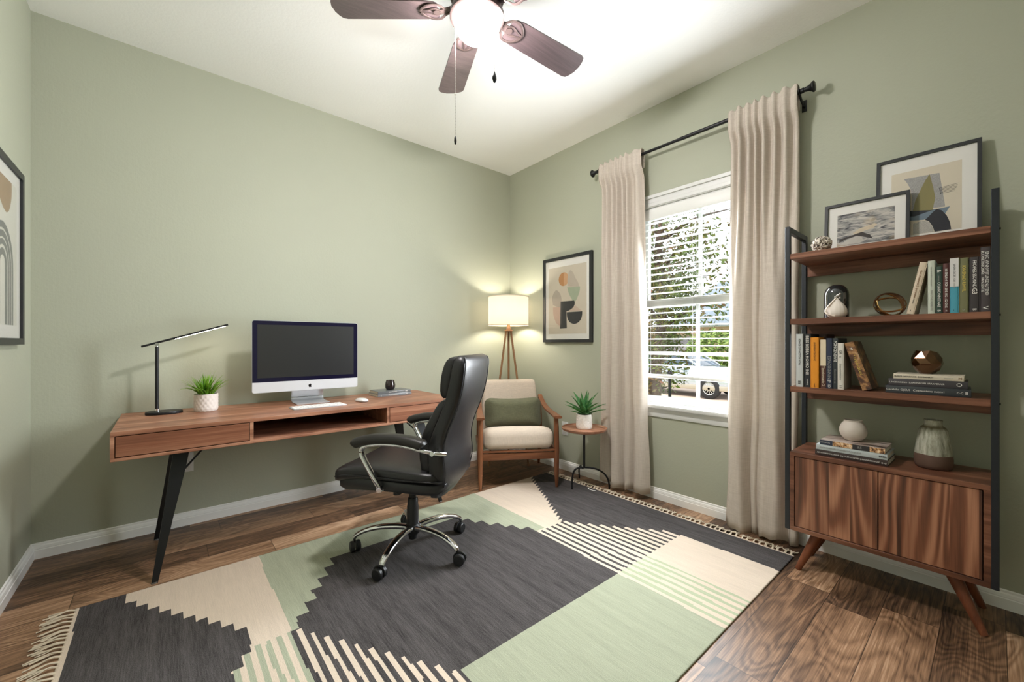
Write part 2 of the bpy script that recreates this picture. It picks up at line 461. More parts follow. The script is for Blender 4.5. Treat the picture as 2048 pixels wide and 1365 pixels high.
for y in (B_ - .055, B_ - .075, -1.845, A_ + .06):
    for x in (-.004, .048): rod(bm, (x, y, ZB - .02), (x, y, 1.98), .0008, seg=5)
bl.part('ladder_cords', bm, M_slat)
bm = BM(); rod(bm, (-.014, B_ - .022, 1.30), (-.014, B_ - .022, 1.95), .0035, seg=8); bl.part('tilt_wand', bm, pm('wand_clear', (190, 195, 195), .2))

# curtain rod and curtains --------------------------------------------------
XR, ZR = -.085, 2.392
cr = Thing('curtain_rod', 'black metal curtain rod with round finials above the window', 'curtain rod', (XR, -1.81, ZR))
bm = BM(); rod(bm, (XR, -1.155, ZR), (XR, -1.9, ZR), .0095); rod(bm, (XR, -1.8, ZR), (XR, -2.462, ZR), .0115); cr.part('rod', bm, M_black)
for s, y in ((1, -1.15), (-1, -2.458)):
    bm = BM(); pr = [(.0, 0), (.013, 0), (.013, .012), (.010, .014), (.012, .020), (.014, .034), (.022, .046), (.027, .050), (.027, .056), (.022, .060), (0, .061)]
    lathe(bm, pr, seg=20)
    bmesh.ops.rotate(bm, verts=bm.verts, cent=(0, 0, 0), matrix=Matrix.Rotation(R(-90 * s), 3, 'X'))
    bmesh.ops.translate(bm, verts=bm.verts, vec=(XR, y, ZR)); cr.part('finial', bm, M_black)
for y in (-1.165, -2.452):
    bm = BM(); box(bm, -.006, 0, y - .011, y + .011, ZR - .075, ZR - .015, .001); sweep(bm, spline([(0 - .004, y, ZR - .05), (-.03, y, ZR - .045), (-.06, y, ZR - .035), (XR, y, ZR - .014)], 4), .005, .008, 8)
    sweep(bm, [(XR + .016 * math.cos(t), y, ZR + .016 * math.sin(t)) for t in [R(a) for a in range(150, 391, 20)]], .007, .003, 8, up=(0, 1, 0))
    cr.part('bracket', bm, M_black)

M_linen = bpy.data.materials.new('linen_curtain'); M_linen.use_nodes = True
g = N(M_linen); pb = g.n['Principled BSDF']; out = g.n['Material Output']
co = g.coord()
f1 = g.noise(g.map(co, (500, 500, 8)), 1, 2); f2 = g.noise(g.map(co, (20, 20, 520)), 1, 2)
f = g.math('MULTIPLY', g.math('ADD', f1, f2), .5)
colr = g.ramp(f, [(.35, lin((196, 185, 173))), (.65, lin((220, 210, 199)))])
g.l.new(colr, pb.inputs['Base Color']); pb.inputs['Roughness'].default_value = .9; pb.inputs['Specular IOR Level'].default_value = .1
g.l.new(g.bump(f, .2, .002), pb.inputs['Normal'])
tl = g.new('ShaderNodeBsdfTranslucent'); tl.inputs[0].default_value = lin((224, 214, 200))
mx = g.new('ShaderNodeMixShader'); mx.inputs[0].default_value = .13
g.l.new(pb.outputs[0], mx.inputs[1]); g.l.new(tl.outputs[0], mx.inputs[2]); g.l.new(mx.outputs[0], out.inputs[0])
def curtain(name, label, folds, hem, ya, yb, yla, ylb, zb, seed):
    """folds: list of (u, width) ridge positions along the cloth; ya..yb at the rod, yla..ylb at the hem"""
    rnd = random.Random(seed); bm = BM(); NU = 150
    t = Thing(name, label, 'curtain', (XR, (ya + yb) / 2, zb), group=None)
    def prof(u, k):                       # ridges towards the room (+), k: 0 hem .. 1 rod
        v = h = 0
        for (c, wd, am) in folds: v = max(v, am * math.exp(-abs((u - c) / (wd * .86)) ** 2.4))
        for (c, wd, am) in hem: h = max(h, am * math.exp(-abs((u - c) / wd) ** 4.0))
        q = min(1, max(0, (k - .52) / .42)); q = q * q * (3 - 2 * q)
        return h * (1 - q) + v * q
    zs = [zb + (2.30 - zb) * (i / 44) for i in range(45)] + [2.312, 2.325, 2.345, 2.365, 2.385, 2.405, 2.418, 2.426]
    rows = []
    for zi, z in enumerate(zs):
        k = min(1, (z - zb) / (2.33 - zb)); row = []
        for i in range(NU + 1):
            u = i / NU
            y = (yla + (ylb - yla) * u) * (1 - k) + (ya + (yb - ya) * u) * k
            y += .006 * math.sin(7 * z + u * 9 + seed) * (1 - k)
            p = prof(u, k)
            amp = .068 - .022 * k; XB = -.052
            x = XB - amp * p - .006 * math.sin(u * 23 + z * 2.1 + seed) * (1 - k) * .8
            if z > 2.31:
                q = (z - 2.31) / .116
                rb_ = .013 * math.sin(PI * min(1, max(0, q)))
                x = XR - .0130 - rb_ * .35 - .024 * p * (1 - .35 * q)
                # stitched line under the rod pocket
            elif z > 2.24:
                h = (z - 2.24) / .07; x = x * (1 - h) + (XR - .0130 - .024 * p) * h
            row.append(bm.verts.new((x, y, z + (.016 * p - .006 if z > 2.40 else 0) + (.006 * math.sin(u * 31 + seed) + .012 * math.sin(u * 8 + seed)) * (1 - min(1, (z - zb) / .4)))))
        rows.append(row)
    for z in (2.424, 2.41, 2.39, 2.36, 2.33, 2.30):   # back of the pocket
        rows.append([bm.verts.new((XR + .0155, v.co.y, z)) for v in rows[52]])
    for A, B in zip(rows, rows[1:]):
        for i in range(NU): bm.faces.new((A[i], A[i + 1], B[i + 1], B[i]))
    def solid(o):
        md = o.modifiers.new('cloth', 'SOLIDIFY'); md.thickness = .0018; md.offset = 0
    t.part('panel', bm, M_linen, smooth=80, mod=solid)
    return t
curtain('curtain', 'beige linen curtain left of the window, behind the small round side table',
        [(.05, .045, .6), (.17, .042, .75), (.30, .038, .8), (.42, .04, .95), (.54, .04, .8), (.66, .042, 1), (.86, .085, .75), (1.0, .03, .4)],
        [(.10, .11, .65), (.36, .11, .95), (.60, .08, .55), (.86, .12, 1)], -1.168, -1.535, -1.165, -1.572, .035, 1)
curtain('curtain', 'beige linen curtain right of the window, beside the tall bookcase',
        [(.04, .05, .55), (.17, .045, 1), (.30, .05, .8), (.41, .035, .9), (.53, .05, 1), (.68, .045, .9), (.83, .06, 1), (.97, .05, .6)],
        [(.17, .16, 1), (.40, .05, .35), (.66, .17, 1), (.94, .06, .55)], -2.105, -2.448, -2.085, -2.436, .012, 2)

# ------------------------------------------------------------------ rug
RX0, RX1, RY0, RY1 = -2.885, -.185, -2.455, -.706
CREAM, DARK, GREEN = lin((211, 196, 179)), lin((77, 74, 74)), lin((164, 169, 148))
def rugcol(x, y):
    x += .0022 * math.sin(11 * y + 3 * x); y += .0018 * math.sin(9 * x)
    if x < RX0 + .016 or x > RX1 - .012: return CREAM
    if y > -1.418:
        if x < -2.25:
            b_ = -2.733 if y > -.792 else -2.698 + .0358 * min(9, int((-.792 - y) / .0541))
            return DARK if x < b_ else CREAM
        if x < -.925:
            if y > -.965: return GREEN
            k = max(0, int((1.414 + y) / .0755)); k2 = max(0, int((1.427 + y) / .081))
            return DARK if (-2.221 + .0475 * k) < x < (-.989 - .052 * k2) else GREEN
        k = max(0, int((-.705 - y) / .0435))
        fr_ = (-.705 - y) / .0435 - k
        return DARK if x > -.352 - .0253 * k - .062 * fr_ else CREAM
    if x < -2.25:
        e = -2.376 if y > -1.441 else (-2.41 if y > -1.501 else -2.441)
        if x < e: return DARK
        return GREEN if ((x + 2.247) / .0345) % 1 > .55 - .05 and y < -1.418 else CREAM
    if x < -1.872:
        k = int((x + 2.25) / .0335); fr_ = (x + 2.25) / .0335 - k
        return CREAM if fr_ > .52 and y < -1.424 - .0535 * k else DARK
    if y > -1.975:
        if x < -.993: return DARK
        if x < -.415:
            fr_ = ((x + .9745) / .0423) % 1
            if x < -.978: return CREAM
            if x < -.79: return CREAM if (fr_ > .42 or y > -1.43) else DARK
            j = int((x + .795) / .0423)
            return CREAM if fr_ > .42 and y < -1.437 - .0552 * (j) else DARK
        return DARK
    if x < -1.0: return GREEN
    if x < -.752: return CREAM if ((x + 1.0) / .0423) % 1 < .52 else lin((172, 180, 152))
    return CREAM if x < -.405 else DARK
def rug_h(x, y):
    b_ = mnoise.noise(Vector((x * 1.3, y * 2.2, 3.1)))
    edge = min(1, (x - RX0) / .05, (RX1 - x) / .05, (RY1 - y) / .03 + .3)
    return .0062 + .0022 * max(0, b_ + .2) * max(0, edge) + .0035 * math.exp(-((x + .95 - .2 * (y + .7)) / .03) ** 2) * max(0, 1 - (-.7 - y) / .5)
st = .006; nx = int((RX1 - RX0) / st); ny = int((RY1 - RY0) / st)
verts = []; faces = []; cols = []
for j in range(ny + 1):
    for i in range(nx + 1):
        x = RX0 + (RX1 - RX0) * i / nx; y = RY0 + (RY1 - RY0) * j / ny
        verts.append((x, y, rug_h(x, y)))
for j in range(ny):
    for i in range(nx):
        a = j * (nx + 1) + i; faces.append((a, a + 1, a + nx + 2, a + nx + 1))
        c = rugcol(RX0 + (RX1 - RX0) * (i + .5) / nx, RY0 + (RY1 - RY0) * (j + .5) / ny); cols.extend(list(c) * 4)
nb = len(verts)
border = [(i, 0) for i in range(nx)] + [(nx, j) for j in range(ny)] + [(nx - i, ny) for i in range(nx)] + [(0, ny - j) for j in range(ny)]
for (i, j) in border:
    p = verts[j * (nx + 1) + i]; verts.append((p[0], p[1], .0008))
nbr = len(border)
for k in range(nbr):
    i, j = border[k]; i2, j2 = border[(k + 1) % nbr]
    faces.append((j * (nx + 1) + i, nb + k, nb + (k + 1) % nbr, j2 * (nx + 1) + i2))
    c = rugcol(RX0 + (RX1 - RX0) * (min(i, nx - 1) + .5) / nx, RY0 + (RY1 - RY0) * (min(j, ny - 1) + .5) / ny); cols.extend(list(c) * 4)
me = bpy.data.meshes.new('rug'); me.from_pydata(verts, [], faces)
ca = me.color_attributes.new('yarn', 'FLOAT_COLOR', 'CORNER'); ca.data.foreach_set('color', cols)
me.polygons.foreach_set('use_smooth', [True] * len(me.polygons))
M_rug = bpy.data.materials.new('flatweave_wool'); M_rug.use_nodes = True; g = N(M_rug); b = g.n['Principled BSDF']
at = g.new('ShaderNodeVertexColor', layer_name='yarn'); co = g.coord()
s1 = g.noise(g.map(co, (260, 12, 1)), 1, 3, .6); s2 = g.noise(g.map(co, (30, 2.0, 1)), 1, 4, .62); s3 = g.noise(g.map(co, (380, 380, 1)), 1, 1)
vv = g.math('ADD', g.math('MULTIPLY', g.math('SUBTRACT', s1, .5), 1.5), g.math('MULTIPLY', g.math('SUBTRACT', s2, .5), 1.3))
sep = g.new('ShaderNodeSeparateColor'); g.l.new(at.outputs[0], sep.inputs[0])
darkness = g.math('SUBTRACT', 1, g.math('MULTIPLY', sep.outputs[1], 2.2))
amp = g.math('ADD', .16, g.math('MULTIPLY', g.math('MAXIMUM', darkness, 0), 1.0))
fac = g.math('ADD', 1.0, g.math('MULTIPLY', vv, amp))
fac = g.math('ADD', fac, g.math('MULTIPLY', g.math('SUBTRACT', s3, .5), g.math('MULTIPLY', amp, 2.0)))
cmb = g.new('ShaderNodeCombineColor'); g.l.new(fac, cmb.inputs[0]); g.l.new(fac, cmb.inputs[1]); g.l.new(fac, cmb.inputs[2])
g.l.new(g.mix(1, at.outputs[0], cmb.outputs[0], 'MULTIPLY'), b.inputs['Base Color'])
b.inputs['Roughness'].default_value = .95; b.inputs['Specular IOR Level'].default_value = .1
g.l.new(g.bump(g.math('ADD', g.noise(g.map(co, (420, 60, 1)), 1, 2), s2), .35, .003), b.inputs['Normal'])
me.materials.append(M_rug)
rug = Thing('rug', 'flat-woven wool rug in charcoal, sage green and cream stepped shapes with fringed ends', 'rug', (-1.53, -1.58, 0))
me.transform(Matrix.Translation(-rug.loc))
ro = bpy.data.objects.new('weave', me); C.objects.link(ro); ro.parent = rug.o
M_cot = pm('cotton_fringe', (216, 204, 184), .9, var=(60, .12))
def fringe(xe, sgn, L, n, seed):
    rnd = random.Random(seed); bm = BM()
    for k in range(n):
        y = RY0 + (RY1 - RY0) * (k + .5) / n + rnd.uniform(-.004, .004)
        for s in range(5):
            dy = rnd.uniform(-.014, .014); l = L * rnd.uniform(.75, 1.1); c = rnd.uniform(-.012, .012) + .010 * math.sin(k * .9)
            pts = [(xe, y + dy * .35, .005), (xe + sgn * l * .3, y + dy * .2, .008 + rnd.uniform(0, .006)), (xe + sgn * l * .65, y + dy * .6 + c * .5, .005 + rnd.uniform(0, .004)), (xe + sgn * l, y + dy + c, .0035)]
            if L < .07 and s % 2: pts.append((xe + sgn * l * .6, y + dy + c + .012, .006))
            sweep(bm, spline(pts, 3), .0025, None, 5)
    return bm
rug.part('fringe', fringe(RX0 + .004, -1, .085, 60, 4), M_cot)
rug.part('fringe', fringe(RX1 - .004, 1, .062, 60, 5), M_cot)
bm = BM(); sweep(bm, spline([(-.222, -1.165, .009), (-.236, -1.185, .010), (-.238, -1.215, .010), (-.226, -1.235, .009)], 5), .004, .0014, 8); rug.part('label_loop', bm, pm('white_tag', (240, 240, 236), .6))
rug_o = ro

# ------------------------------------------------------------------ desk
dk = Thing('desk', 'long walnut writing desk with two drawers, open middle shelf and black splayed legs', 'desk', (-1.91, -.335, 0))
DX0, DX1, DY0, DY1, DZ0, DZ1 = -2.79, -1.03, -.65, -.02, .566, .695
WX = walnut(0)
bm = BM(); box(bm, DX0, DX1, DY0, DY1, DZ1 - .019, DZ1, .0015, seg=1); dk.part('desktop', bm, WX, smooth=0)
bm = BM(); box(bm, DX0, DX1, DY0, DY1, DZ0, DZ0 + .014, .0015, seg=1)
for x in (DX0, DX1 - .014): box(bm, x, x + .014, DY0, DY1, DZ0 + .014, DZ1 - .019)
box(bm, -2.278, -2.262, DY0 + .002, DY1, DZ0 + .014, DZ1 - .019); box(bm, -1.548, -1.532, DY0 + .002, DY1, DZ0 + .014, DZ1 - .019)
box(bm, DX0 + .014, DX1 - .014, DY1 - .012, DY1, DZ0 + .014, DZ1 - .019)
dk.part('carcass', bm, walnut(0, 1), smooth=0)
for (a, b_) in ((-2.773, -2.281), (-1.529, -1.047)):
    bm = BM(); box(bm, a, b_, DY0 + .001, DY0 + .019, DZ0 + .018, DZ1 - .0225, .001, seg=1); box(bm, a + .01, b_ - .01, DY0 + .019, DY1 - .05, DZ0 + .02, DZ1 - .04)
    dk.part('drawer', bm, wood('walnut_drawer', 0, (88, 52, 38), (134, 86, 64), (180, 130, 102), .8, .36, 20, off=(7, 3, 1)), smooth=0)
def dleg(sx, fy, ty):
    cx = -1.91; fx = cx + sx * .735; tx = cx + sx * .635
    bm = BM(); P0 = Vector((fx, fy, .0)); P1 = Vector((tx, ty, DZ0))
    d = (P1 - P0)
    rings = []
    for s, h in ((0, .011), (.03, .012), (.5, .02), (.85, .029), (1, .030)):
        p = P0 + d * s; a = h; b2 = h * .62
        rings.append([(p.x - a, p.y - b2, p.z), (p.x + a, p.y - b2, p.z), (p.x + a, p.y + b2, p.z), (p.x - a, p.y + b2, p.z)])
    loft(bm, rings); box(bm, tx - .05, tx + .05, ty - .04, ty + .04, DZ0 - .004, DZ0)
    return bm
for sx in (-1, 1):
    for fy, ty in ((-.665, -.53), (-.13, -.20)):
        lg = dk.part('leg', dleg(sx, fy, ty), M_black, smooth=20)
        bm = BM(); lathe(bm, [(.012, 0), (.012, .005), (.009, .006)], (-1.91 + sx * .735, fy, 0), 12); dk.part('foot_glide', bm, pm('glide', (150, 150, 150), .4, .8), lg)
        bm = BM(); k = .24; rod(bm, (-1.91 + sx * (.635 + .1 * k), ty + (fy - ty) * k, DZ0 * (1 - k)), (-1.91 + sx * .535, ty + (.02 if ty < -.4 else -.02), DZ0), .0045, seg=8); dk.part('brace', bm, M_black)
# outlets
def outlet(loc, axis, label):
    t = Thing('wall_outlet', label, 'outlet', loc)
    bm = BM(); x, y, z = loc
    if axis == 'x': box(bm, x - .005, x, y - .035, y + .035, z - .057, z + .057, .002)
    else: box(bm, x - .035, x + .035, y - .005, y, z - .057, z + .057, .002)
    t.part('cover_plate', bm, M_trim)
    for dz in (-.022, .022):
        bm = BM()
        if axis == 'x': box(bm, x - .0065, x - .004, y - .016, y + .016, z + dz - .014, z + dz + .014, .001)
        else: box(bm, x - .016, x + .016, y - .0065, y - .004, z + dz - .014, z + dz + .014, .001)
        t.part('socket', bm, pm('socket_white', (205, 205, 200), .4))
outlet((0, -.735, .352), 'x', 'white wall outlet low on the wall, seen under the small round side table')
outlet((-2.513, 0, .372), 'y', 'white wall outlet behind the left legs of the long desk')

# desk lamp
dl = Thing('desk_lamp', 'slim black desk lamp with a lit straight arm on the desk', 'desk lamp', (-2.615, -.17, DZ1))
bm = BM(); lathe(bm, [(0, 0), (.078, 0), (.08, .002), (.08, .012), (.077, .015), (0, .015)], (-2.612, -.17, DZ1), 40, sy=.72); dl.part('base', bm, M_black)
bm = BM(); rod(bm, (-2.642, -.17, DZ1 + .015), (-2.642, -.17, 1.062), .0085); pole = dl.part('pole', bm, M_black)
bm = BM(); rod(bm, (-2.642, -.17, DZ1 + .014), (-2.642, -.17, DZ1 + .030), .0105); dl.part('collar', bm, M_chrome, pole, 'chrome collar')
P0 = Vector((-2.705, -.17, 1.062)); P1 = Vector((-2.325, -.17, 1.190)); D = (P1 - P0)
bm = BM(); sweep(bm, [P0, P1], .014, .0055, 12, power=4); arm = dl.part('arm', bm, M_black)
bm = BM(); rod(bm, (-2.642, -.184, 1.073), (-2.642, -.156, 1.073), .009); rod(bm, (-2.642, -.17, 1.06), (-2.642, -.17, 1.075), .006); dl.part('hinge', bm, M_chrome)
E_led = pm('led_strip', (255, 246, 230), .5, emit=((1, .93, .80, 1), 30))
bm = BM(); up = D.cross(Vector((0, -1, 0))).normalized(); up = up if up.z < 0 else -up
q0 = P0 + D * .36 + up * .0052; q1 = P0 + D * .965 + up * .0052
sweep(bm, [q0, q1], .0100, .0012, 12, power=4); dl.part('light_strip', bm, E_led, arm, 'glowing white strip')

# potted grass
def blade(bm, base, az, lean, L, w_, curl, mi=0, fold=.25, n=7, tw=0):
    pts = []; d = Vector((math.cos(az), math.sin(az), 0)); s = Vector((-d.y, d.x, 0))
    p = Vector(base); a = lean
    prev = None
    for i in range(n + 1):
        t = i / n; ww = w_ * (1 - t) ** .7 * (.55 + 1.8 * t * (1 - t) + .3) if i < n else .0002
        up_ = Vector((0, 0, 1)) * math.cos(a) + d * math.sin(a)
        nrm = d * math.cos(a) - Vector((0, 0, 1)) * math.sin(a)
        row = [bm.verts.new(p - s * ww - nrm * ww * fold), bm.verts.new(p), bm.verts.new(p + s * ww - nrm * ww * fold)]
        if prev:
            for k in (0, 1): bm.faces.new((prev[k], prev[k + 1], row[k + 1], row[k])).material_index = mi
        prev = row; p = p + up_ * (L / n); a += curl / n
def leafmat(name, c0, c1, c2, z0, z1):
    m = bpy.data.materials.new(name); m.use_nodes = True; g = N(m); b = g.n['Principled BSDF']
    co = g.coord(); f = g.noise(g.map(co, (60, 60, 20)), 1, 3)
    g.l.new(g.ramp(f, [(.3, lin(c0)), (.5, lin(c1)), (.7, lin(c2))]), b.inputs['Base Color'])
    b.inputs['Roughness'].default_value = .45; b.inputs['Specular IOR Level'].default_value = .4
    tl = g.new('ShaderNodeBsdfTranslucent'); tl.inputs[0].default_value = lin(c2); mx = g.new('ShaderNodeMixShader'); mx.inputs[0].default_value = .3
    g.l.new(b.outputs[0], mx.inputs[1]); g.l.new(tl.outputs[0], mx.inputs[2]); g.l.new(mx.outputs[0], g.n['Material Output'].inputs[0])
    return m
def solidify(th):
    def f(o):
        md = o.modifiers.new('thickness', 'SOLIDIFY'); md.thickness = th; md.offset = 0
    return f
pg = Thing('potted_grass', 'small bright green grass plant in a white diamond-textured pot on the desk', 'plant', (-2.43, -.2, DZ1))
def texpot(c, r, h, kind):
    bm = BM(); seg = 96; rows = 26; rings = []
    for j in range(rows + 1):
        z = h * j / rows; ring = []
        rr0 = r * (.90 + .1 * min(1, j / 4) ** .5)
        for i in range(seg):
            th = 2 * PI * i / seg
            if kind == 'diamond':
                d = .0022 * (abs(math.sin(8 * th + z * 95)) * abs(math.sin(8 * th - z * 95)) - .3)
            else:
                d = .0016 * mnoise.noise(Vector((math.cos(th) * 9, math.sin(th) * 9, z * 130))) * 1.6
                if j < 5 or j > rows - 3: d = 0
            if j > rows - 2: d = .0005
            rr = rr0 + d
            ring.append((c[0] + rr * math.cos(th), c[1] + rr * math.sin(th), c[2] + z))
        rings.append(ring)
    for rr, z in ((r * .95, h), (r * .92, h - .004), (r * .9, h - .022)):
        rings.append([(c[0] + rr * math.cos(2 * PI * i / seg), c[1] + rr * math.sin(2 * PI * i / seg), c[2] + z) for i in range(seg)])
    loft(bm, rings)
    return bm
M_pot = pm('white_ceramic_matt', (226, 218, 212), .6, bump=(200, .05))
pg.part('pot', texpot((-2.43, -.2, DZ1), .056, .098, 'diamond'), M_pot, smooth=60)
bm = BM(); lathe(bm, [(0, .082), (.0505, .080)], (-2.43, -.2, DZ1), 24); pg.part('soil', bm, pm('soil', (48, 36, 28), .95, bump=(120, .6)))
rn = random.Random(3); bm = BM()
for i in range(90):
    az = rn.uniform(0, 2 * PI); q = rn.random() ** .7; r_ = .03 * q
    blade(bm, (-2.43 + r_ * math.cos(az), -.2 + r_ * math.sin(az), DZ1 + .078), az + rn.uniform(-.3, .3), .05 + .5 * q, rn.uniform(.10, .155), rn.uniform(.0035, .006), rn.uniform(.25, 1.15) * (.4 + q), n=7)
pg.part('grass_blades', bm, leafmat('grass_green', (52, 96, 22), (104, 156, 40), (168, 206, 84), 0, 1), smooth=80, mod=solidify(.0004))

# computer
cp = Thing('desktop_computer', 'silver all-in-one computer with a dark screen standing on the desk', 'computer', (-1.90, -.2, DZ1))
cx0, cx1, cz0, cz1, cyf = -2.214, -1.588, .778, 1.219, -.245
M_alu = pm('brushed_aluminium', (205, 208, 212), .32, .55)
def rrect(x0, x1, z0, z1, r, rs=None, n=5):
    rs = rs or (r, r, r, r); pts = []
    for (cx_, cz_, a0, rr) in ((x1, z1, 0, rs[0]), (x0, z1, 90, rs[1]), (x0, z0, 180, rs[2]), (x1, z0, 270, rs[3])):
        sxx = -1 if cx_ == x1 else 1; szz = -1 if cz_ == z1 else 1
        for k in range(n + 1):
            a = R(a0 + 90 * k / n); pts.append((cx_ + sxx * rr + rr * math.cos(a), cz_ + szz * rr + rr * math.sin(a)))
    return pts
bm = BM(); rings = []
for s, yy in ((1, cyf), (1, cyf + .006), (.965, cyf + .02), (.80, cyf + .04), (.45, cyf + .055)):
    cxm, czm = (cx0 + cx1) / 2, (cz0 + cz1) / 2
    rings.append([(cxm + (x - cxm) * s, yy, czm + (z - czm) * s) for x, z in rrect(cx0, cx1, cz0, cz1, .014)])
loft(bm, rings); hs = cp.part('housing', bm, M_alu, smooth=30)
F = lambda u, v, d: (u, cyf - d, v)
bm = BM(); prism(bm, rrect(cx0 + .002, cx1 - .002, .843, cz1 - .002, .012, (.012, .012, .0005, .0005)), F, .0, .0015); cp.part('glass_bezel', bm, pm('bezel_glass', (22, 20, 44), .12, spec=.4), smooth=0)
bm = BM(); prism(bm, [(cx0 + .028, .868), (cx1 - .028, .868), (cx1 - .028, cz1 - .026), (cx0 + .028, cz1 - .026)], F, .0012, .0022); cp.part('screen', bm, pm('screen_glass', (34, 35, 36), .3, spec=.75), smooth=0)
bm = BM(); prism(bm, rrect(cx0 + .002, cx1 - .002, cz0 + .002, .8425, .012, (.0005, .0005, .012, .012)), F, .0, .0012); chin = cp.part('chin', bm, pm('chin_aluminium', (222, 225, 230), .35, .25), smooth=0)
bm = BM(); ax, az_ = -1.893, .808
body = [(-.0, .0062), (.003, .0078), (.0068, .0072), (.0088, .0052), (.0062, .0025), (.0058, -.001), (.0072, -.0042), (.0088, -.0052), (.0070, -.0095), (.0045, -.0118), (.0022, -.0110), (0, -.0104), (-.0022, -.0110), (-.0046, -.0118), (-.0074, -.0088), (-.0094, -.003), (-.0092, .0025), (-.0070, .0066), (-.0032, .0078)]
prism(bm, [(ax + u, az_ + v) for u, v in body[::-1]], F, .0012, .0016)
prism(bm, [(ax + u, az_ + v) for u, v in [(.0002, .0085), (.0008, .0115), (.0038, .0142), (.0036, .0108), (.0014, .0086)]], F, .0012, .0016)
cp.part('emblem', bm, pm('emblem_black', (18, 18, 20), .2), chin)
bm = BM()
pth = spline([(-1.885, -.20, .86), (-1.885, -.172, .80), (-1.885, -.155, .76), (-1.885, -.148, .725), (-1.885, -.16, .704), (-1.885, -.20, .6985), (-1.885, -.30, .6985)], 6)
sweep(bm, pth, .098, .0032, 16, up=(1, 0, 0) if False else (0, 0, 1), power=8); cp.part('stand', bm, M_alu, smooth=50)
# keyboard: 5 degrees askew
kb = Thing('keyboard', 'slim white and silver wireless keyboard in front of the computer', 'keyboard', (-1.898, -.455, DZ1), R(1.5))
bm = BM(); box(bm, -.150, .150, -.058, .058, 0, .006, .002); kb.part('case', bm, M_alu)
M_key = pm('white_keys', (240, 240, 240), .45)
key0 = None
for r_ in range(5):
    nk = 14 if r_ else 12
    for k in range(nk):
        if r_ == 0 and 4 <= k <= 7: continue
        pit = .290 / nk; x = -.145 + pit * (k + .5); y = -.046 + .023 * r_
        nm = 'key'
        if key0 is None or (r_ == 1 and k == 0):
            bm = BM(); box(bm, -pit / 2 + .0015, pit / 2 - .0015, -.0098, .0098, .0, .0025, .0008, seg=1)
            key0 = kb.part(nm, bm, M_key, smooth=0); o = key0
        else:
            o = key0.copy(); C.objects.link(o)
        o.location = (x, y, .006)
bm = BM(); box(bm, -.047, .047, -.0558, -.0362, .006, .0085, .0008, seg=1); kb.part('space_bar', bm, M_key, smooth=0)
ms = Thing('computer_mouse', 'white low computer mouse to the right of the keyboard', 'mouse', (-1.617, -.405, DZ1), R(10))
bm = BM(); rings = []
for s, z in ((.86, 0), (.97, .003), (1, .007), (.98, .011), (.9, .016), (.72, .020), (.45, .0225), (.15, .0235)):
    rings.append([(.030 * s * math.copysign(abs(math.cos(a)) ** .8, math.cos(a)), .055 * s * math.copysign(abs(math.sin(a)) ** .75, math.sin(a)), z) for a in [2 * PI * i / 32 for i in range(32)]])
loft(bm, rings[2:]); ms.part('shell', bm, pm('mouse_white', (240, 240, 240), .2, coat=.3))
bm = BM(); loft(bm, rings[:3]); ms.part('underside', bm, M_alu)

# ------------------------------------------------------------------ books
def pcol(name, c, r=.5): return pm('cover_' + name, c, r, bump=(90, .04, .001), var=(6, .06))
M_page = pm('page_block', (222, 214, 196), .85, var=(1, .12), stretch=(400, 3, 3))
M_pageH = pm('page_block_flat', (222, 216, 202), .85, var=(1, .12), stretch=(3, 3, 600))
def upright(name, label, y0, w_, h, z, xf, depth, cov, texts=(), bands=(), group='books on the shelf', lean=0, page=None, cat='book'):
    """book standing with its spine towards the room (-x); y0 = left edge seen from the room"""
    t = Thing(name, label, cat, (xf + depth / 2, y0 - w_ / 2, z), group=group)
    t.rz = 1; rx = lean
    bm = BM(); c = .0018
    box(bm, -depth / 2, depth / 2, w_ / 2 - c, w_ / 2, 0, h); box(bm, -depth / 2, depth / 2, -w_ / 2, -w_ / 2 + c, 0, h)
    # rounded spine
    ring = [(-depth / 2 + .003, w_ / 2), (-depth / 2 - .0008, w_ / 2 - .003), (-depth / 2 - .002, 0), (-depth / 2 - .0008, -w_ / 2 + .003), (-depth / 2 + .003, -w_ / 2)]
    loft(bm, [[(x, y, 0) for x, y in ring], [(x, y, h) for x, y in ring]])
    t.part('cover', bm, cov, smooth=40)
    bm = BM(); box(bm, -depth / 2 + .003, depth / 2 - .003, -w_ / 2 + c, w_ / 2 - c, .003, h - .003); t.part('pages', bm, page or M_page, smooth=0)
    for (z0, z1, m) in bands:
        bm = BM(); box(bm, -depth / 2 - .0024, -depth / 2 + .001, -w_ / 2 - .0003, w_ / 2 + .0003, z0 * h, z1 * h); t.part('spine_band', bm, m, smooth=0)
    bms = [text_bm(s, size) for (s, zc, size, m, dy) in texts]
    for dyy in {x[4] for x in texts}: fit_texts([[b_, x[1] * h] for b_, x in zip(bms, texts) if x[4] == dyy], 0, h)
    for bm, (s, zc, size, m, dy) in zip(bms, texts):
        bm.transform(Matrix.Translation((-depth / 2 - .0026, dy, zc * h)) @ Matrix(((0, 0, -1), (0, -1, 0), (-1, 0, 0))).to_4x4())
        t.part('spine_lettering', bm, m, smooth=0)
    t.o.rotation_euler = (lean, 0, 0)
    return t
T_w = pm('ink_white', (232, 230, 224), .6); T_k = pm('ink_black', (40, 40, 42), .6); T_g = pm('ink_grey', (150, 150, 146), .6)
T_gold = pm('ink_gold', (214, 190, 90), .5); T_brown = pm('ink_brown', (120, 78, 40), .6); T_cream = pm('ink_cream', (226, 212, 186), .6)
ZS1, ZS2, ZS3, ZC = 1.508, 1.196, .874, .562
G3, G2 = 'books standing on the third shelf', 'books standing on the second shelf'
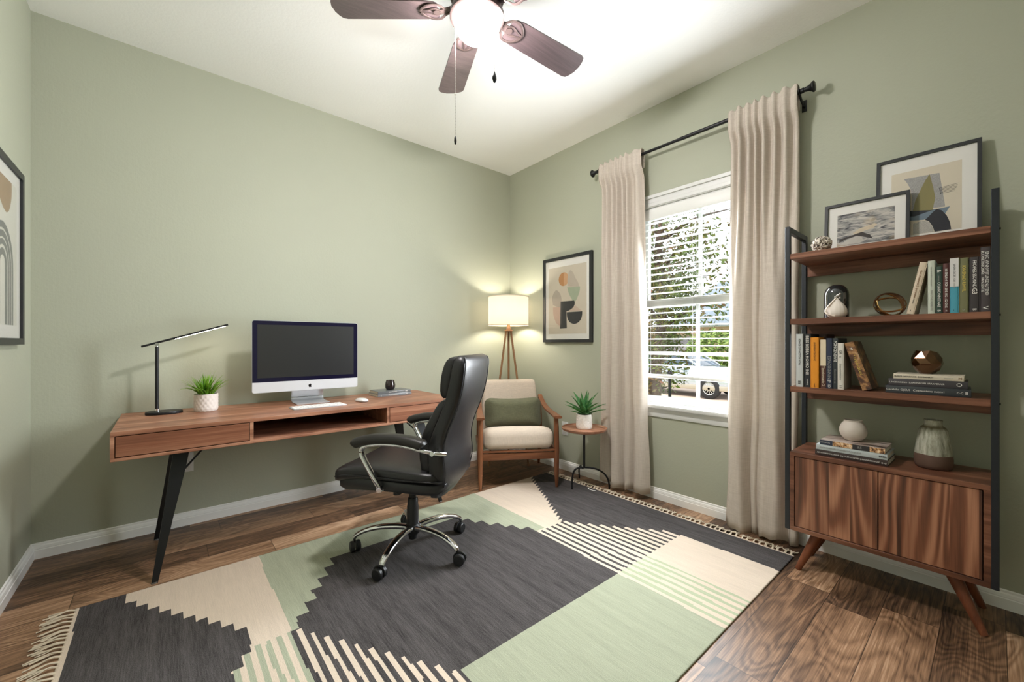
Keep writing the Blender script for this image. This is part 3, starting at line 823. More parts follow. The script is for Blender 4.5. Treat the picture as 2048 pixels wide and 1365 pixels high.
upright('book', 'pale silver book, leftmost of the standing books on the third shelf', -2.4965, .0275, .250, ZS3, -.312, .17, pcol('silver', (196, 200, 200)),
        [('SONGS OF VICTOR', .72, .014, T_k, 0), ('VITAL', .46, .013, T_k, 0), ('88', .08, .018, T_k, 0)], group=G3)
upright('book', 'tall black book with large white lettering next to the pale silver book', -2.527, .0255, .250, ZS3, -.306, .18, pcol('black', (38, 40, 44)),
        [('BESS BEIBEA KOIHO INII', .60, .0172, T_w, 0), ('ONONE', .10, .008, T_w, 0)], group=G3)
upright('book', 'dark reddish brown book pushed in behind the orange book', -2.560, .030, .250, ZS3, -.20, .15, pcol('maroon2', (70, 40, 34)), group=G3)
upright('book', 'bright orange book on the third shelf', -2.5545, .0305, .233, ZS3, -.314, .10, pcol('orange', (222, 142, 32)),
        [('LIVEHIBIATIBCSAVE', .72, .010, T_brown, 0), ('SONANE', .05, .007, T_brown, 0)], group=G3)
upright('book', 'small book with a cream upper spine and brown lower spine beside the orange book', -2.5905, .0205, .223, ZS3, -.306, .15, pcol('brown', (92, 56, 48)),
        [('Tipusionsatia', .28, .0165, T_cream, 0), ('O', .07, .016, T_cream, 0)], [(.46, .998, pcol('creamband', (220, 204, 176)))], group=G3)
upright('book', 'navy book with pale lettering on its lower spine on the third shelf', -2.6125, .0215, .229, ZS3, -.308, .17, pcol('navy', (40, 48, 70)),
        [('ESPACOSNNIN', .42, .0155, T_g, 0), ('IP', .15, .018, T_w, 0), ('ID', .05, .014, T_w, 0)], group=G3)
upright('book', 'slim charcoal book with a white title, between the navy and the white books', -2.6345, .0195, .229, ZS3, -.304, .17, pcol('charcoal', (44, 50, 54)),
        [('PONCENEWIE', .74, .0150, T_w, 0), ('Casoninnenno eu', .25, .009, T_g, 0)], group=G3)
upright('book', 'short white book, rightmost upright book on the third shelf', -2.6545, .0215, .207, ZS3, -.312, .15, pcol('white', (214, 210, 202)),
        [('GK', .80, .0135, T_k, 0), ('a', .70, .013, T_k, 0), ('tneeminmnmo', .38, .0125, T_g, 0), ('I-1', .06, .012, T_k, 0)], group=G3)
M_pic = bpy.data.materials.new('picture_cover'); M_pic.use_nodes = True; g = N(M_pic); b = g.n['Principled BSDF']
g.l.new(g.ramp(g.noise(g.coord(), 22, 5, .6, .6), [(.35, lin((30, 26, 26))), (.48, lin((92, 58, 42))), (.6, lin((168, 124, 78))), (.72, lin((214, 190, 160)))]), b.inputs['Base Color']); b.inputs['Roughness'].default_value = .35
upright('book', 'brown patterned book leaning to the left against the white book', -2.7385, .033, .214, ZS3 + .0052, -.305, .16, M_pic,
        [('T LIFE OF GRAIN', .52, .012, T_gold, 0), ('M', .86, .014, T_w, 0)], group=G3, lean=-.30)
# second shelf
upright('book', 'beige book leaning to the right against the upright books on the second shelf', -2.8765, .0225, .208, ZS2 + .0023, -.306, .15, pcol('beige', (206, 190, 168)),
        [('As-L Antineses S. Ipertiveses', .58, .0095, T_brown, 0), ('rinmo', .25, .008, T_k, 0), ('-', .07, .02, T_k, 0)], group=G2, lean=.19)
upright('book', 'pale grey-green book, first upright book on the second shelf', -2.9385, .0200, .209, ZS2, -.310, .15, pcol('palegreen', (192, 198, 184)),
        [('nne wnenda a neensem', .70, .008, T_g, 0), ('NN LITNE HEME ITE', .25, .009, T_g, 0)], group=G2)
upright('book', 'slim dark green book on the second shelf', -2.960, .0180, .184, ZS2, -.306, .15, pcol('darkgreen', (46, 68, 58)),
        [('&', .90, .016, T_w, 0), ('oninninis', .74, .007, T_g, 0), ('O LANDNNITNAE', .40, .0135, T_w, 0), ('B', .06, .013, T_w, 0)], group=G2)
upright('book', 'slim maroon book on the second shelf', -2.9795, .0175, .193, ZS2, -.307, .15, pcol('maroon', (82, 44, 40)),
        [('HI-FINLAHI FON BHE HG-I-IG ONE', .50, .0098, T_w, 0), ('=', .05, .012, T_w, 0)], group=G2)
upright('book', 'book with a white upper spine and teal lower spine on the second shelf', -2.9985, .0225, .209, ZS2, -.311, .15, pcol('teal', (70, 150, 170)),
        [('JANWI DICIEL OI I', .73, .0115, T_k, 0), ('NNNN', .50, .009, T_g, 0), ('-', .05, .014, T_k, 0)], [(.48, .999, pcol('whiteband', (208, 206, 204)))], group=G2)
upright('book', 'olive green book with a yellow title on the second shelf', -3.0225, .0235, .207, ZS2, -.309, .15, pcol('olive', (112, 112, 78)),
        [('IONSMAD RIHVIL', .62, .0130, T_gold, 0), ('o', .05, .012, T_g, 0)], group=G2)
upright('book', 'black book with a large white title beside the olive green book', -3.048, .0255, .206, ZS2, -.308, .16, pcol('softblack', (52, 46, 48)),
        [('FROHES SSONND', .69, .0165, T_w, 0), ('G3', .38, .022, T_w, 0), ('B', .05, .014, T_w, 0)], group=G2)
upright('book', 'tallest dark brown book at the right end of the second shelf', -3.0755, .0235, .238, ZS2, -.312, .17, pcol('darkbrown', (66, 58, 60)),
        [('ENIC WNNWJ', .76, .0125, T_w, -.004), ('BUONETINICINAII', .76, .0105, T_w, .0065), ('FUNEENUTEND', .42, .0115, T_w, -.004), ('VANUENTIE', .42, .0100, T_w, .0065), ('V', .06, .02, T_w, 0)], group=G2)

def flat(label, x0, x1, y0, y1, z0, z1, cov, texts=(), rz=0, group='books lying flat', strips=(), page=None, spine='x'):
    """book lying flat, spine towards the room (-x side) or towards -y"""
    cx_, cy_ = (x0 + x1) / 2, (y0 + y1) / 2
    t = Thing('book', label, 'book', (cx_, cy_, z0), rz, group=group); hx, hy, h = abs(x1 - x0) / 2, abs(y1 - y0) / 2, z1 - z0
    bm = BM(); c = .0018
    box(bm, -hx, hx, -hy, hy, 0, c); box(bm, -hx, hx, -hy, hy, h - c, h)
    if spine == 'x': box(bm, -hx - .0012, -hx + .003, -hy, hy, 0, h, .0012, seg=2)
    else: box(bm, -hx, hx, -hy - .0012, -hy + .003, 0, h, .0012, seg=2)
    t.part('cover', bm, cov, smooth=30, world=False)
    bm = BM()
    if spine == 'x': box(bm, -hx + .003, hx - .003, -hy + .003, hy - .003, c, h - c)
    else: box(bm, -hx + .003, hx - .003, -hy + .003, hy - .003, c, h - c)
    t.part('pages', bm, page or M_pageH, smooth=0, world=False)
    for (a, b_, m) in strips:
        bm = BM(); box(bm, -hx - .0018, -hx + .001, hy - 2 * hy * b_, hy - 2 * hy * a, .001, h - .001); t.part('spine_picture', bm, m, smooth=0, world=False)
    ln = 2 * hy if spine == 'x' else 2 * hx
    bms = [text_bm(s, size) for (s, u, size, m) in texts]; fit_texts([[b_, x[1] * ln] for b_, x in zip(bms, texts)], 0, ln)
    for bm, (s, u, size, m) in zip(bms, texts):
        if spine == 'x': bm.transform(Matrix.Translation((-hx - .0022, hy - 2 * hy * u, h / 2)) @ Matrix(((0, 0, -1), (-1, 0, 0), (0, 1, 0))).to_4x4())
        else: bm.transform(Matrix.Translation((-hx + 2 * hx * u, -hy - .0015, h / 2)) @ Matrix(((1, 0, 0), (0, 0, -1), (0, 1, 0))).to_4x4())
        t.part('spine_lettering', bm, m, smooth=0, world=False)
    return t
G4 = 'books lying under the bronze vase'; G5 = 'books lying under the round white vase'; G6 = 'books lying on the desk'
flat('lowest dark grey book of the stack under the bronze vase', -.300, -.135, -2.810, -3.050, ZS3, .9045, pcol('slate', (52, 56, 60)), [('Cecalulas GJCUI   Coementeno nuonri', .36, .0135, T_w), ('C-C', .88, .010, T_w), ('8', .95, .016, T_w)], R(2), G4)
flat('middle dark purple-grey book of the stack under the bronze vase', -.292, -.145, -2.820, -3.043, .9045, .9335, pcol('plum', (62, 58, 62)), [('L-NCENNRENO  SUIANMACUN  IIRAAMERAER', .37, .0105, T_w), ('O', .90, .020, T_w)], R(1), G4)
flat('top cream book of the stack under the bronze vase', -.290, -.155, -2.836, -3.034, .9335, .954, pcol('cream', (208, 198, 178)), [('SUXCE  BNAIUCISE  BONIAINKTI', .30, .0105, T_k), ('nnooooor', .80, .006, T_g), ('M', .95, .012, T_brown)], R(0), G4)
flat('lowest dark brown book of the stack under the round white vase', -.298, -.125, -2.569, -2.822, ZC, .588, pcol('espresso', (58, 46, 44)), [('AB', .05, .010, T_w), ('ICONRENINUONOR CAJ ST.ZINUTI.ESEEE JNNONNESRNGAP', .49, .0098, T_w), ('o-o', .95, .012, T_w)], R(-1), G5)
flat('middle pale grey book of the stack under the round white vase', -.296, -.127, -2.572, -2.820, .588, .611, pcol('ice', (186, 194, 196)), [('ICONZNECIPLOVENAS NUASJONE', .36, .0095, T_g), ('BMVEIN', .94, .012, T_k)], R(-1), G5)
M_food = bpy.data.materials.new('spine_photo'); M_food.use_nodes = True; g = N(M_food); b = g.n['Principled BSDF']
g.l.new(g.ramp(g.noise(g.coord(), 90, 4, .6), [(.35, lin((60, 34, 26))), (.5, lin((190, 140, 90))), (.62, lin((238, 214, 180)))]), b.inputs['Base Color'])
M_cov6 = bpy.data.materials.new('photo_cover'); M_cov6.use_nodes = True; g = N(M_cov6); b = g.n['Principled BSDF']; b.inputs['Roughness'].default_value = .3
g.l.new(g.ramp(g.noise(g.map(g.coord(), (20, 6, 1)), 1.4, 3, .5, .5), [(.35, lin((70, 52, 46))), (.48, lin((176, 156, 146))), (.62, lin((206, 192, 184)))]), b.inputs['Base Color'])
flat('top book with a photo cover in the stack under the round white vase', -.290, -.130, -2.586, -2.812, .611, .634, M_cov6, [('I NEWSNTCON', .09, .006, T_w), ('&S', .63, .014, T_g)], R(-1), G5,
     [(0.0, .21, pcol('spinenavy', (44, 52, 70))), (.21, .52, M_food), (.52, .78, pcol('spineblack', (44, 40, 42))), (.78, 1.0, M_food)])
flat('lower of two silver-grey books lying under the dark glass cup', -1.455, -1.19, -.262, -.098, DZ1, .714, pcol('steel', (120, 124, 128), .3), [('WOINRAINENUIS', .45, .010, T_w), ('|', .1, .014, T_w), ('IH', .86, .013, T_w)], R(2), G6, spine='y', page=M_pageH)
flat('upper of two silver-grey books lying under the dark glass cup', -1.450, -1.195, -.258, -.100, .714, .733, pcol('steel2', (104, 108, 110), .28), [('SDUISTENRED', .45, .010, T_w), ('H8', .86, .013, T_w)], R(1), G6, spine='y')

# cup on the desk books
bm = BM(); lathe(bm, [(0, 0), (.024, 0), (.030, .004), (.037, .020), (.0385, .032), (.036, .048), (.031, .064), (.0305, .070), (.0285, .070), (.029, .064), (.034, .046), (.0355, .030), (.028, .006), (0, .005)], (-1.322, -.18, .7335), 40)
single('cup', bm, pm('dark_glazed_cup', (42, 30, 30), .12, .35, coat=.8, var=(30, .5), stretch=(1, 1, .15)), 'dark glossy rounded cup standing on the books on the desk', 'cup', (-1.322, -.18, .7335))

# ------------------------------------------------------------------ office chair
# local frame: +x is the way the chair faces, +y its left side
oc = Thing('office_chair', 'high-backed black leather swivel chair with chrome arms and five-star base', 'office chair', (-1.62, -1.14, .0085), R(128.5))
def sect(x0, x1, hw, z, rb=.03, bulge=0, n=9, dz=0):
    """horizontal section of the back: x0 rear, x1 front, half width hw, rounded corners"""
    pts = []; cxm = (x0 + x1) / 2; hx = (x1 - x0) / 2; m = 40
    for i in range(m):
        th = 2 * PI * i / m; c_, s_ = math.cos(th), math.sin(th)
        x = math.copysign(abs(c_) ** .38, c_) * hx; y = math.copysign(abs(s_) ** .30, s_) * hw
        k = 1 - (y / hw) ** 2
        x -= bulge * k * (1 if x < 0 else .6)
        pts.append((cxm + x, y, z + dz * x))
    return pts
BK = [(.335, -.205), (.37, -.232), (.42, -.250), (.48, -.258), (.54, -.252), (.60, -.254), (.66, -.270), (.72, -.295), (.78, -.318), (.84, -.335), (.90, -.346), (.95, -.352), (.985, -.353), (1.005, -.345), (1.014, -.33)]
WB = [.165, .200, .222, .232, .235, .233, .229, .226, .225, .226, .228, .228, .224, .212, .19]
TH = [.045, .070, .082, .088, .086, .084, .082, .080, .078, .076, .074, .070, .062, .045, .02]
bm = BM(); loft(bm, [sect(x, x + t, w_, z, bulge=.022) for (z, x), w_, t in zip(BK, WB, TH)]); oc.part('back_shell', bm, M_leather, world=False, smooth=60)
def backpad(zs, wide, th, xo, name, bulge=-.01):
    bm = BM(); rings = []
    n = len(zs)
    for i, z in enumerate(zs):
        # interpolate the spine curve
        for (za, xa), (zb_, xb), ta, tb in zip(BK, BK[1:], TH, TH[1:]):
            if za <= z <= zb_:
                f = (z - za) / (zb_ - za); xx = xa + (xb - xa) * f + (ta + (tb - ta) * f); break
        q = math.sin(PI * (i + .35) / (n - .3)) ** .45
        rings.append(sect(xx - .02, xx + th * q + xo, wide * (.86 + .14 * q), z, bulge=bulge))
    loft(bm, rings); return oc.part(name, bm, M_leather, world=False, smooth=60)
backpad([.815, .83, .85, .88, .91, .94, .97, .99, 1.003, 1.009], .212, .048, 0, 'headrest', -.006)
lum = backpad([.40, .42, .45, .49, .53, .57, .61, .65, .69, .73, .765, .79, .803], .214, .048, 0, 'lumbar_cushion', -.012)
for s in (-1, 1):
    bm = BM(); sweep(bm, spline([(x - .0015, s * (w_ * .925), z) for (z, x), w_ in list(zip(BK, WB))[1:14]], 4), .0028, None, 6, up=(1, 0, 0)); oc.part('piping', bm, M_leather, world=False)
# seat
bm = BM(); rings = []
prof = [(.288, .398, .438), (.268, .372, .445), (.235, .362, .448), (.15, .368, .447), (.05, .372, .442), (-.06, .368, .436), (-.16, .362, .430), (-.225, .362, .425), (-.255, .385, .420)]
def seatring(x, z0, z1, hw, e=.35):
    out = []; m = 36; cz_, hz = (z0 + z1) / 2, (z1 - z0) / 2
    for i in range(m):
        th = 2 * PI * i / m; c_, s_ = math.cos(th), math.sin(th)
        out.append((x, math.copysign(abs(c_) ** e, c_) * hw, cz_ + math.copysign(abs(s_) ** e, s_) * hz))
    return out
loft(bm, [seatring(x, a, b_, hw) for (x, a, b_), hw in zip(prof, (.205, .232, .244, .250, .252, .250, .244, .23, .19))]); oc.part('seat_shell', bm, M_leather, world=False, smooth=60)
bm = BM(); top = [(.300, .405, .445, .215), (.292, .398, .462, .235), (.27, .400, .474, .248), (.22, .41, .484, .254), (.14, .42, .489, .258), (.04, .42, .488, .260), (-.06, .42, .481, .260), (-.14, .42, .475, .256), (-.20, .42, .470, .246), (-.225, .42, .455, .225)]
def cush(x, z0, z1, hw):
    out = []; m = 48
    for i in range(m):
        th = 2 * PI * i / m; c_, s_ = math.cos(th), math.sin(th)
        y = math.copysign(abs(c_) ** .42, c_) * hw; z = math.copysign(abs(s_) ** .5, s_)
        zz = (z0 + z1) / 2 + z * (z1 - z0) / 2
        if z > 0: zz += .012 * (abs(y) / hw) ** 2 * z - .006 * math.exp(-((abs(y) - .13) / .008) ** 2) * z
        out.append((x, y, zz))
    return out
loft(bm, [cush(*t) for t in top]); oc.part('seat_cushion', bm, M_leather, world=False, smooth=60)
for s in (-1, 1):
    bm = BM(); sweep(bm, spline([(.29, s * .238, .432), (.22, s * .256, .447), (.10, s * .262, .450), (-.05, s * .262, .444), (-.2, s * .248, .436), (-.245, s * .215, .430)], 6), .0035, None, 6); oc.part('piping', bm, M_leather, world=False)
# arms
for s in (1, -1):
    yy = s * .290
    at_ = Vector((0, 0, 0))
    path = spline([(.030, yy - s * .012, .400), (.058, yy - s * .004, .455), (.096, yy, .522), (.118, yy, .566), (.112, yy, .592), (.075, yy, .607), (.01, yy, .614), (-.07, yy, .613), (-.14, yy, .602), (-.195, yy - s * .006, .588)] + ([(-.24, yy - s * .03, .574), (-.262, yy - s * .06, .566)] if s > 0 else [(-.215, yy - s * .05, .582)]), 6)
    bm = BM(); n = len(path)
    sweep(bm, path, [.014 + .003 * math.sin(PI * i / n) for i in range(n)], .0105, 12, up=(0, 1, 0) if False else (0, 0, 1), power=3)
    arm_ = oc.part('armrest', bm, M_chrome, world=False, smooth=50, label='chrome armrest bracket')
    bm = BM(); rod(bm, (.030, yy - s * .05, .402), (.030, yy + s * .004, .402), .013); oc.part('mounting_boss', bm, M_chrome, arm_, world=False)
    bm = BM(); xb_ = -.224 if s > 0 else -.205; rod(bm, (xb_, yy - s * .055, .580), (xb_, yy + s * .002, .580), .0105); oc.part('mounting_boss', bm, M_chrome, arm_, world=False)
    pp = spline([(.156, yy, .600), (.145, yy, .612), (.10, yy, .626), (.03, yy, .637), (-.06, yy, .638), (-.13, yy, .630), (-.178, yy, .618), (-.186, yy, .613)], 5)
    m = len(pp); bm = BM()
    wA = [.034 * min(1, (math.sin(PI * (i + .8) / (m + .6)) * 2.2)) ** .5 for i in range(m)]; hA = [.0235 * min(1, (math.sin(PI * (i + .8) / (m + .6)) * 2.2)) ** .6 for i in range(m)]
    sweep(bm, pp, wA, hA, 16, power=2.6); oc.part('arm_pad', bm, M_leather_arm, arm_, world=False, smooth=60, label='black padded arm top')
# mechanism, gas lift, base
bm = BM(); box(bm, -.13, .12, -.075, .075, .325, .372, .01); box(bm, -.20, -.12, -.05, .05, .33, .352, .006); oc.part('tilt_mechanism', bm, M_plastic, world=False)
bm = BM(); sweep(bm, spline([(-.12, 0, .34), (-.19, 0, .335), (-.235, 0, .37), (-.262, 0, .43)], 5), .055, .006, 10, power=5); oc.part('back_bracket', bm, M_chrome, world=False)
bm = BM(); rod(bm, (.07, .03, .288), (.075, .03, .335), .022, .019); oc.part('tension_knob', bm, M_plastic, world=False)
bm = BM(); sweep(bm, spline([(.02, -.07, .345), (.02, -.16, .34), (.03, -.235, .33)], 4), .004, None, 8); sweep(bm, [(.03, -.225, .332), (.035, -.265, .326)], .012, .004, 8); oc.part('height_lever', bm, M_plastic, world=False)
bm = BM(); lathe(bm, [(0, .20), (.0195, .20), (.0195, .335), (0, .335)], seg=24); oc.part('gas_lift', bm, pm('lift_black', (20, 20, 22), .25, .4), world=False)
bm = BM(); lathe(bm, [(0, .10), (.031, .10), (.030, .222), (.028, .228), (.026, .262), (.021, .268), (0, .268)], seg=28); oc.part('lift_cover', bm, M_plastic, world=False)
bm = BM(); lathe(bm, [(0, .052), (.02, .052), (.024, .075), (.034, .082), (.040, .092), (.040, .118), (.034, .128), (.026, .134), (0, .134)], seg=32); oc.part('hub', bm, M_plastic, world=False)
for k in range(5):
    a = R(0 + 72 * k) - R(128.5); d = Vector((math.cos(a), math.sin(a), 0)); s_ = Vector((-d.y, d.x, 0)); q = lambda r, z: (d.x * r, d.y * r, z)
    pts = spline([q(.025, .112), q(.08, .118), (q(.15, .118)), q(.21, .110), q(.258, .095), q(.288, .078), q(.296, .066)], 6); n = len(pts)
    bm = BM(); sweep(bm, pts, [.021 - .006 * i / n for i in range(n)], [.014 - .0045 * i / n for i in range(n)], 14, power=2.4)
    lg = oc.part('base_leg', bm, M_chrome, world=False, smooth=60)
    ca_ = a + R((25, 140, -60, 80, 200)[k]); f_ = Vector((math.cos(ca_), math.sin(ca_), 0)); sd = Vector((-f_.y, f_.x, 0)); c0 = d * .297; ax_ = c0 - f_ * .014
    bm = BM(); rod(bm, (c0.x, c0.y, .040), (c0.x, c0.y, .068), .006, seg=10)
    hood = [ax_ + f_ * (.0305 * math.cos(t)) + Vector((0, 0, .0275 + .0305 * math.sin(t))) for t in [R(x) for x in range(-10, 171, 15)]]
    sweep(bm, hood, .0055, .003, 8, up=tuple(sd)); cst = oc.part('caster', bm, M_plastic, lg, world=False)
    for w_ in (-1, 1):
        p0 = ax_ + sd * (.006 * w_) + Vector((0, 0, .0275)); p1 = ax_ + sd * (.021 * w_) + Vector((0, 0, .0275)); p2 = ax_ + sd * (.025 * w_) + Vector((0, 0, .0275))
        sweep(bm := BM(), [p0, p1, p2], [.0275, .0275, .023], None, 24, power=2)
        oc.part('wheel', bm, M_plastic, lg, world=False)

# ------------------------------------------------------------------ armchair (local: x right, y back)
ac = Thing('armchair', 'beige upholstered armchair with a walnut-coloured wooden frame in the corner', 'armchair', (-.615, -.8365, 0), R(-33.0))
M_aw = wood('teak_frame', 2, (80, 46, 28), (122, 76, 50), (158, 106, 72), 1.2, .35, 14, ringamp=.3)
M_awx = wood('teak_frame_x', 0, (80, 46, 28), (122, 76, 50), (158, 106, 72), 1.2, .35, 14, ringamp=.3)
M_awy = wood('teak_frame_y', 1, (80, 46, 28), (122, 76, 50), (158, 106, 72), 1.2, .35, 14, ringamp=.3)
def fabric(name, col, k=.12, s=420):
    m = bpy.data.materials.new(name); m.use_nodes = True; g = N(m); b = g.n['Principled BSDF']; co = g.coord(); c = lin(col)
    f = g.math('ADD', g.noise(g.map(co, (s, s, 30)), 1, 2), g.noise(g.map(co, (30, 30, s)), 1, 2)); f = g.math('MULTIPLY', f, .5)
    g.l.new(g.ramp(f, [(.35, tuple(x * (1 - k) for x in c[:3]) + (1,)), (.65, tuple(min(1, x * (1 + k)) for x in c[:3]) + (1,))]), b.inputs['Base Color'])
    b.inputs['Roughness'].default_value = .92; b.inputs['Specular IOR Level'].default_value = .15; b.inputs['Sheen Weight'].default_value = .2
    g.l.new(g.bump(f, .25, .0015), b.inputs['Normal']); return m
M_uph = fabric('oatmeal_fabric', (203, 188, 172))
LZ = .0085
for s in (-1, 1):
    bm = BM(); lz = LZ if s > 0 else 0
    sweep(bm, [(s * .285, 0, lz), (s * .285, 0, .10), (s * .284, .0, .28), (s * .282, 0, .45), (s * .280, .0, .530)], [.011, .0165, .021, .019, .017], [.011, .0165, .021, .019, .017], 14, up=(0, 1, 0)); ac.part('front_leg', bm, M_aw, world=False)
    bm = BM(); sweep(bm, [(s * .272, .635, .0), (s * .272, .60, .14), (s * .270, .565, .30), (s * .268, .555, .45), (s * .266, .58, .60)], [.010, .015, .019, .017, .012], None, 12, up=(0, 1, 0)); ac.part('rear_leg', bm, M_aw, world=False)
    bm = BM(); pts = spline([(s * .286, -.045, .533), (s * .284, .03, .536), (s * .281, .16, .538), (s * .277, .30, .545), (s * .273, .43, .568), (s * .270, .52, .602), (s * .268, .56, .622)], 5); n = len(pts)
    sweep(bm, pts, [.030 - .012 * i / n for i in range(n)], .010, 12, power=4); ac.part('armrest', bm, M_awy, world=False)
    bm = BM(); box(bm, s * .285 - .011, s * .285 + .011, .01, .57, .235, .285, .004); ac.part('side_rail', bm, M_awy, world=False)
bm = BM(); box(bm, -.275, .275, -.011, .011, .222, .272, .003); box(bm, -.27, .27, -.016, .012, .278, .292, .003); ac.part('front_rail', bm, M_awx, world=False)
bm = BM(); box(bm, -.265, .265, .548, .568, .24, .285, .003); ac.part('rear_rail', bm, M_awx, world=False)
bm = BM(); cushion(bm, 0, .245, .372, .262, .275, .078, 18, .24, dome=.018)
for v in bm.verts: v.co.z -= max(0, v.co.y) * (.20 if v.co.z > .37 else .09)
ac.part('seat_cushion', bm, M_uph, world=False, smooth=60)
bm = BM(); rings = []
for z, y0, y1, hw in ((.30, .49, .56, .235), (.33, .475, .565, .246), (.45, .482, .580, .246), (.56, .510, .608, .242), (.66, .540, .636, .236), (.73, .562, .652, .231), (.752, .572, .648, .224), (.758, .584, .636, .212)):
    m = 44; out = []; cyy, hy = (y0 + y1) / 2, (y1 - y0) / 2
    for i in range(m):
        t_ = 2 * PI * i / m; c_, s_ = math.cos(t_), math.sin(t_)
        out.append((math.copysign(abs(c_) ** .28, c_) * hw, cyy + math.copysign(abs(s_) ** .42, s_) * hy, z))
    rings.append(out)
loft(bm, rings); ac.part('back_cushion', bm, M_uph, world=False, smooth=60)
bm = BM(); cushion(bm, 0, 0, 0, .252, .132, .078, 26, .33, pinch=.96)
Mt = Matrix.Rotation(R(-33), 4, 'Z') @ Matrix.Translation((.008, .405, .500)) @ Matrix.Rotation(R(78), 4, 'X') @ Matrix.Rotation(R(-1.5), 4, 'Y')
bm.transform(Matrix.Translation((-.615, -.8365, 0)) @ Mt)
cen = (Matrix.Translation((-.615, -.8365, 0)) @ Mt).translation
single('lumbar_pillow', bm, fabric('olive_linen', (96, 97, 76), .2, 300), 'sage green rectangular pillow resting on the beige armchair', 'pillow', tuple(cen), smooth=80)

# ------------------------------------------------------------------ floor lamp
LX, LY = -.236, -.262
fl = Thing('floor_lamp', 'tripod floor lamp with wooden legs and a lit white drum shade in the corner', 'floor lamp', (LX, LY, 0))
M_lw = wood('lamp_wood', 2, (118, 84, 58), (154, 116, 84), (186, 148, 114), 1.5, .4, 10, ringamp=.2)
for k, rr in ((0, .17), (1, .205), (2, .205)):
    a = R(49.7 + 120 * k); dx, dy = math.cos(a), math.sin(a)
    bm = BM(); rod(bm, (LX + dx * rr, LY + dy * rr, 0), (LX + dx * .022, LY + dy * .022, 1.205), .0085, .0095, 12); fl.part('leg', bm, M_lw)
bm = BM(); lathe(bm, [(0, 1.188), (.036, 1.188), (.038, 1.192), (.036, 1.199), (.018, 1.202), (.016, 1.235), (.012, 1.24), (0, 1.24)], (LX, LY, 0), 24); fl.part('hub', bm, M_lw)
bm = BM(); rod(bm, (LX, LY, 1.235), (LX, LY, 1.30), .013); fl.part('bulb_socket', bm, pm('brass', (196, 150, 90), .3, .9))
M_shade = bpy.data.materials.new('linen_shade'); M_shade.use_nodes = True; g = N(M_shade); b = g.n['Principled BSDF']
b.inputs['Base Color'].default_value = lin((238, 230, 214)); b.inputs['Roughness'].default_value = .9
tl = g.new('ShaderNodeBsdfTranslucent'); tl.inputs[0].default_value = lin((254, 250, 244)); mx = g.new('ShaderNodeMixShader'); mx.inputs[0].default_value = .85
g.l.new(b.outputs[0], mx.inputs[1]); g.l.new(tl.outputs[0], mx.inputs[2]); g.l.new(mx.outputs[0], g.n['Material Output'].inputs[0])
SR, SZ0, SZ1 = .181, 1.243, 1.497
bm = BM(); seg = 64
def ring_(r, z): return [(LX + r * math.cos(2 * PI * i / seg), LY + r * math.sin(2 * PI * i / seg), z) for i in range(seg)]
loft(bm, [ring_(SR, SZ0), ring_(SR, SZ1), ring_(SR - .002, SZ1), ring_(SR - .002, SZ0), ring_(SR, SZ0)], cap=False); sh = fl.part('lamp_shade', bm, M_shade, smooth=30)
bm = BM()
for z in (SZ0, SZ1): sweep(bm, [(LX + (SR + .0002) * math.cos(2 * PI * i / 48), LY + (SR + .0002) * math.sin(2 * PI * i / 48), z) for i in range(48)], .0018, .0035, 6, closed=True)
fl.part('shade_trim', bm, pm('shade_tape', (226, 214, 196), .8), sh)
bm = BM()
for k in range(3):
    a = R(20 + 120 * k); rod(bm, (LX, LY, 1.47), (LX + SR * math.cos(a), LY + SR * math.sin(a), 1.488), .0015, seg=6)
rod(bm, (LX, LY, 1.30), (LX, LY, 1.475), .002, seg=6); fl.part('harp', bm, pm('brass', (196, 150, 90), .3, .9))
bm = BM(); lathe(bm, [(0, 1.30), (.012, 1.30), (.014, 1.32), (.030, 1.355), (.031, 1.37), (.024, 1.392), (.010, 1.402), (0, 1.403)], (LX, LY, 0), 24)
fl.part('bulb', bm, pm('warm_bulb', (255, 240, 214), .4, emit=((1, .90, .76, 1), 230)))

# ------------------------------------------------------------------ side table and succulent
TX, TY, TZ = -.262, -1.160, .462
stb = Thing('side_table', 'small round walnut-topped side table with a black bent-rod base', 'side table', (TX, TY, 0))
bm = BM(); lathe(bm, [(0, TZ - .022), (.145, TZ - .022), (.160, TZ - .014), (.1655, TZ + .001), (.162, TZ + .001), (.154, TZ - .008), (0, TZ - .008)], (TX, TY, 0), 64); stb.part('tabletop', bm, walnut(1, 2), smooth=40)
bm = BM(); rod(bm, (TX, TY, .165), (TX, TY, TZ - .020), .0085); stb.part('stem', bm, M_black)
fa, fb, fc = Vector((-.328, -1.101, .008)), Vector((-.098, -1.262, 0)), Vector((-.082, -.962, 0)); c0 = Vector((TX, TY, .168))
pts = []
for i in range(33):
    th = PI * i / 32; u = math.copysign(abs(math.cos(th)) ** .75, math.cos(th)); t_ = (1 - u) / 2
    q_ = fa * (1 - t_) ** 2 + (c0 * 2 - (fa + fb) * .5) * (2 * t_ * (1 - t_)) + fb * t_ ** 2
    pts.append(Vector((q_.x, q_.y, fa.z * (1 - t_) + (.168 - .004) * abs(math.sin(th)) ** .75)))
bm = BM(); sweep(bm, pts, .0065, None, 10, up=(.3, .9, .1)); stb.part('arched_leg', bm, M_black, smooth=60)
pts = spline([fc, fc + Vector((-.004, 0, .07)), fc + (c0 - fc) * .25 + Vector((0, 0, .08)), c0 + (fc - c0) * .4 + Vector((0, 0, .03)), c0], 6)
bm = BM(); sweep(bm, pts, .0065, None, 10); stb.part('rear_leg', bm, M_black, smooth=60)
TZ2 = TZ - .008
su = Thing('potted_succulent', 'agave-like succulent in a white speckled pot on the round side table', 'plant', (TX, TY, TZ2))
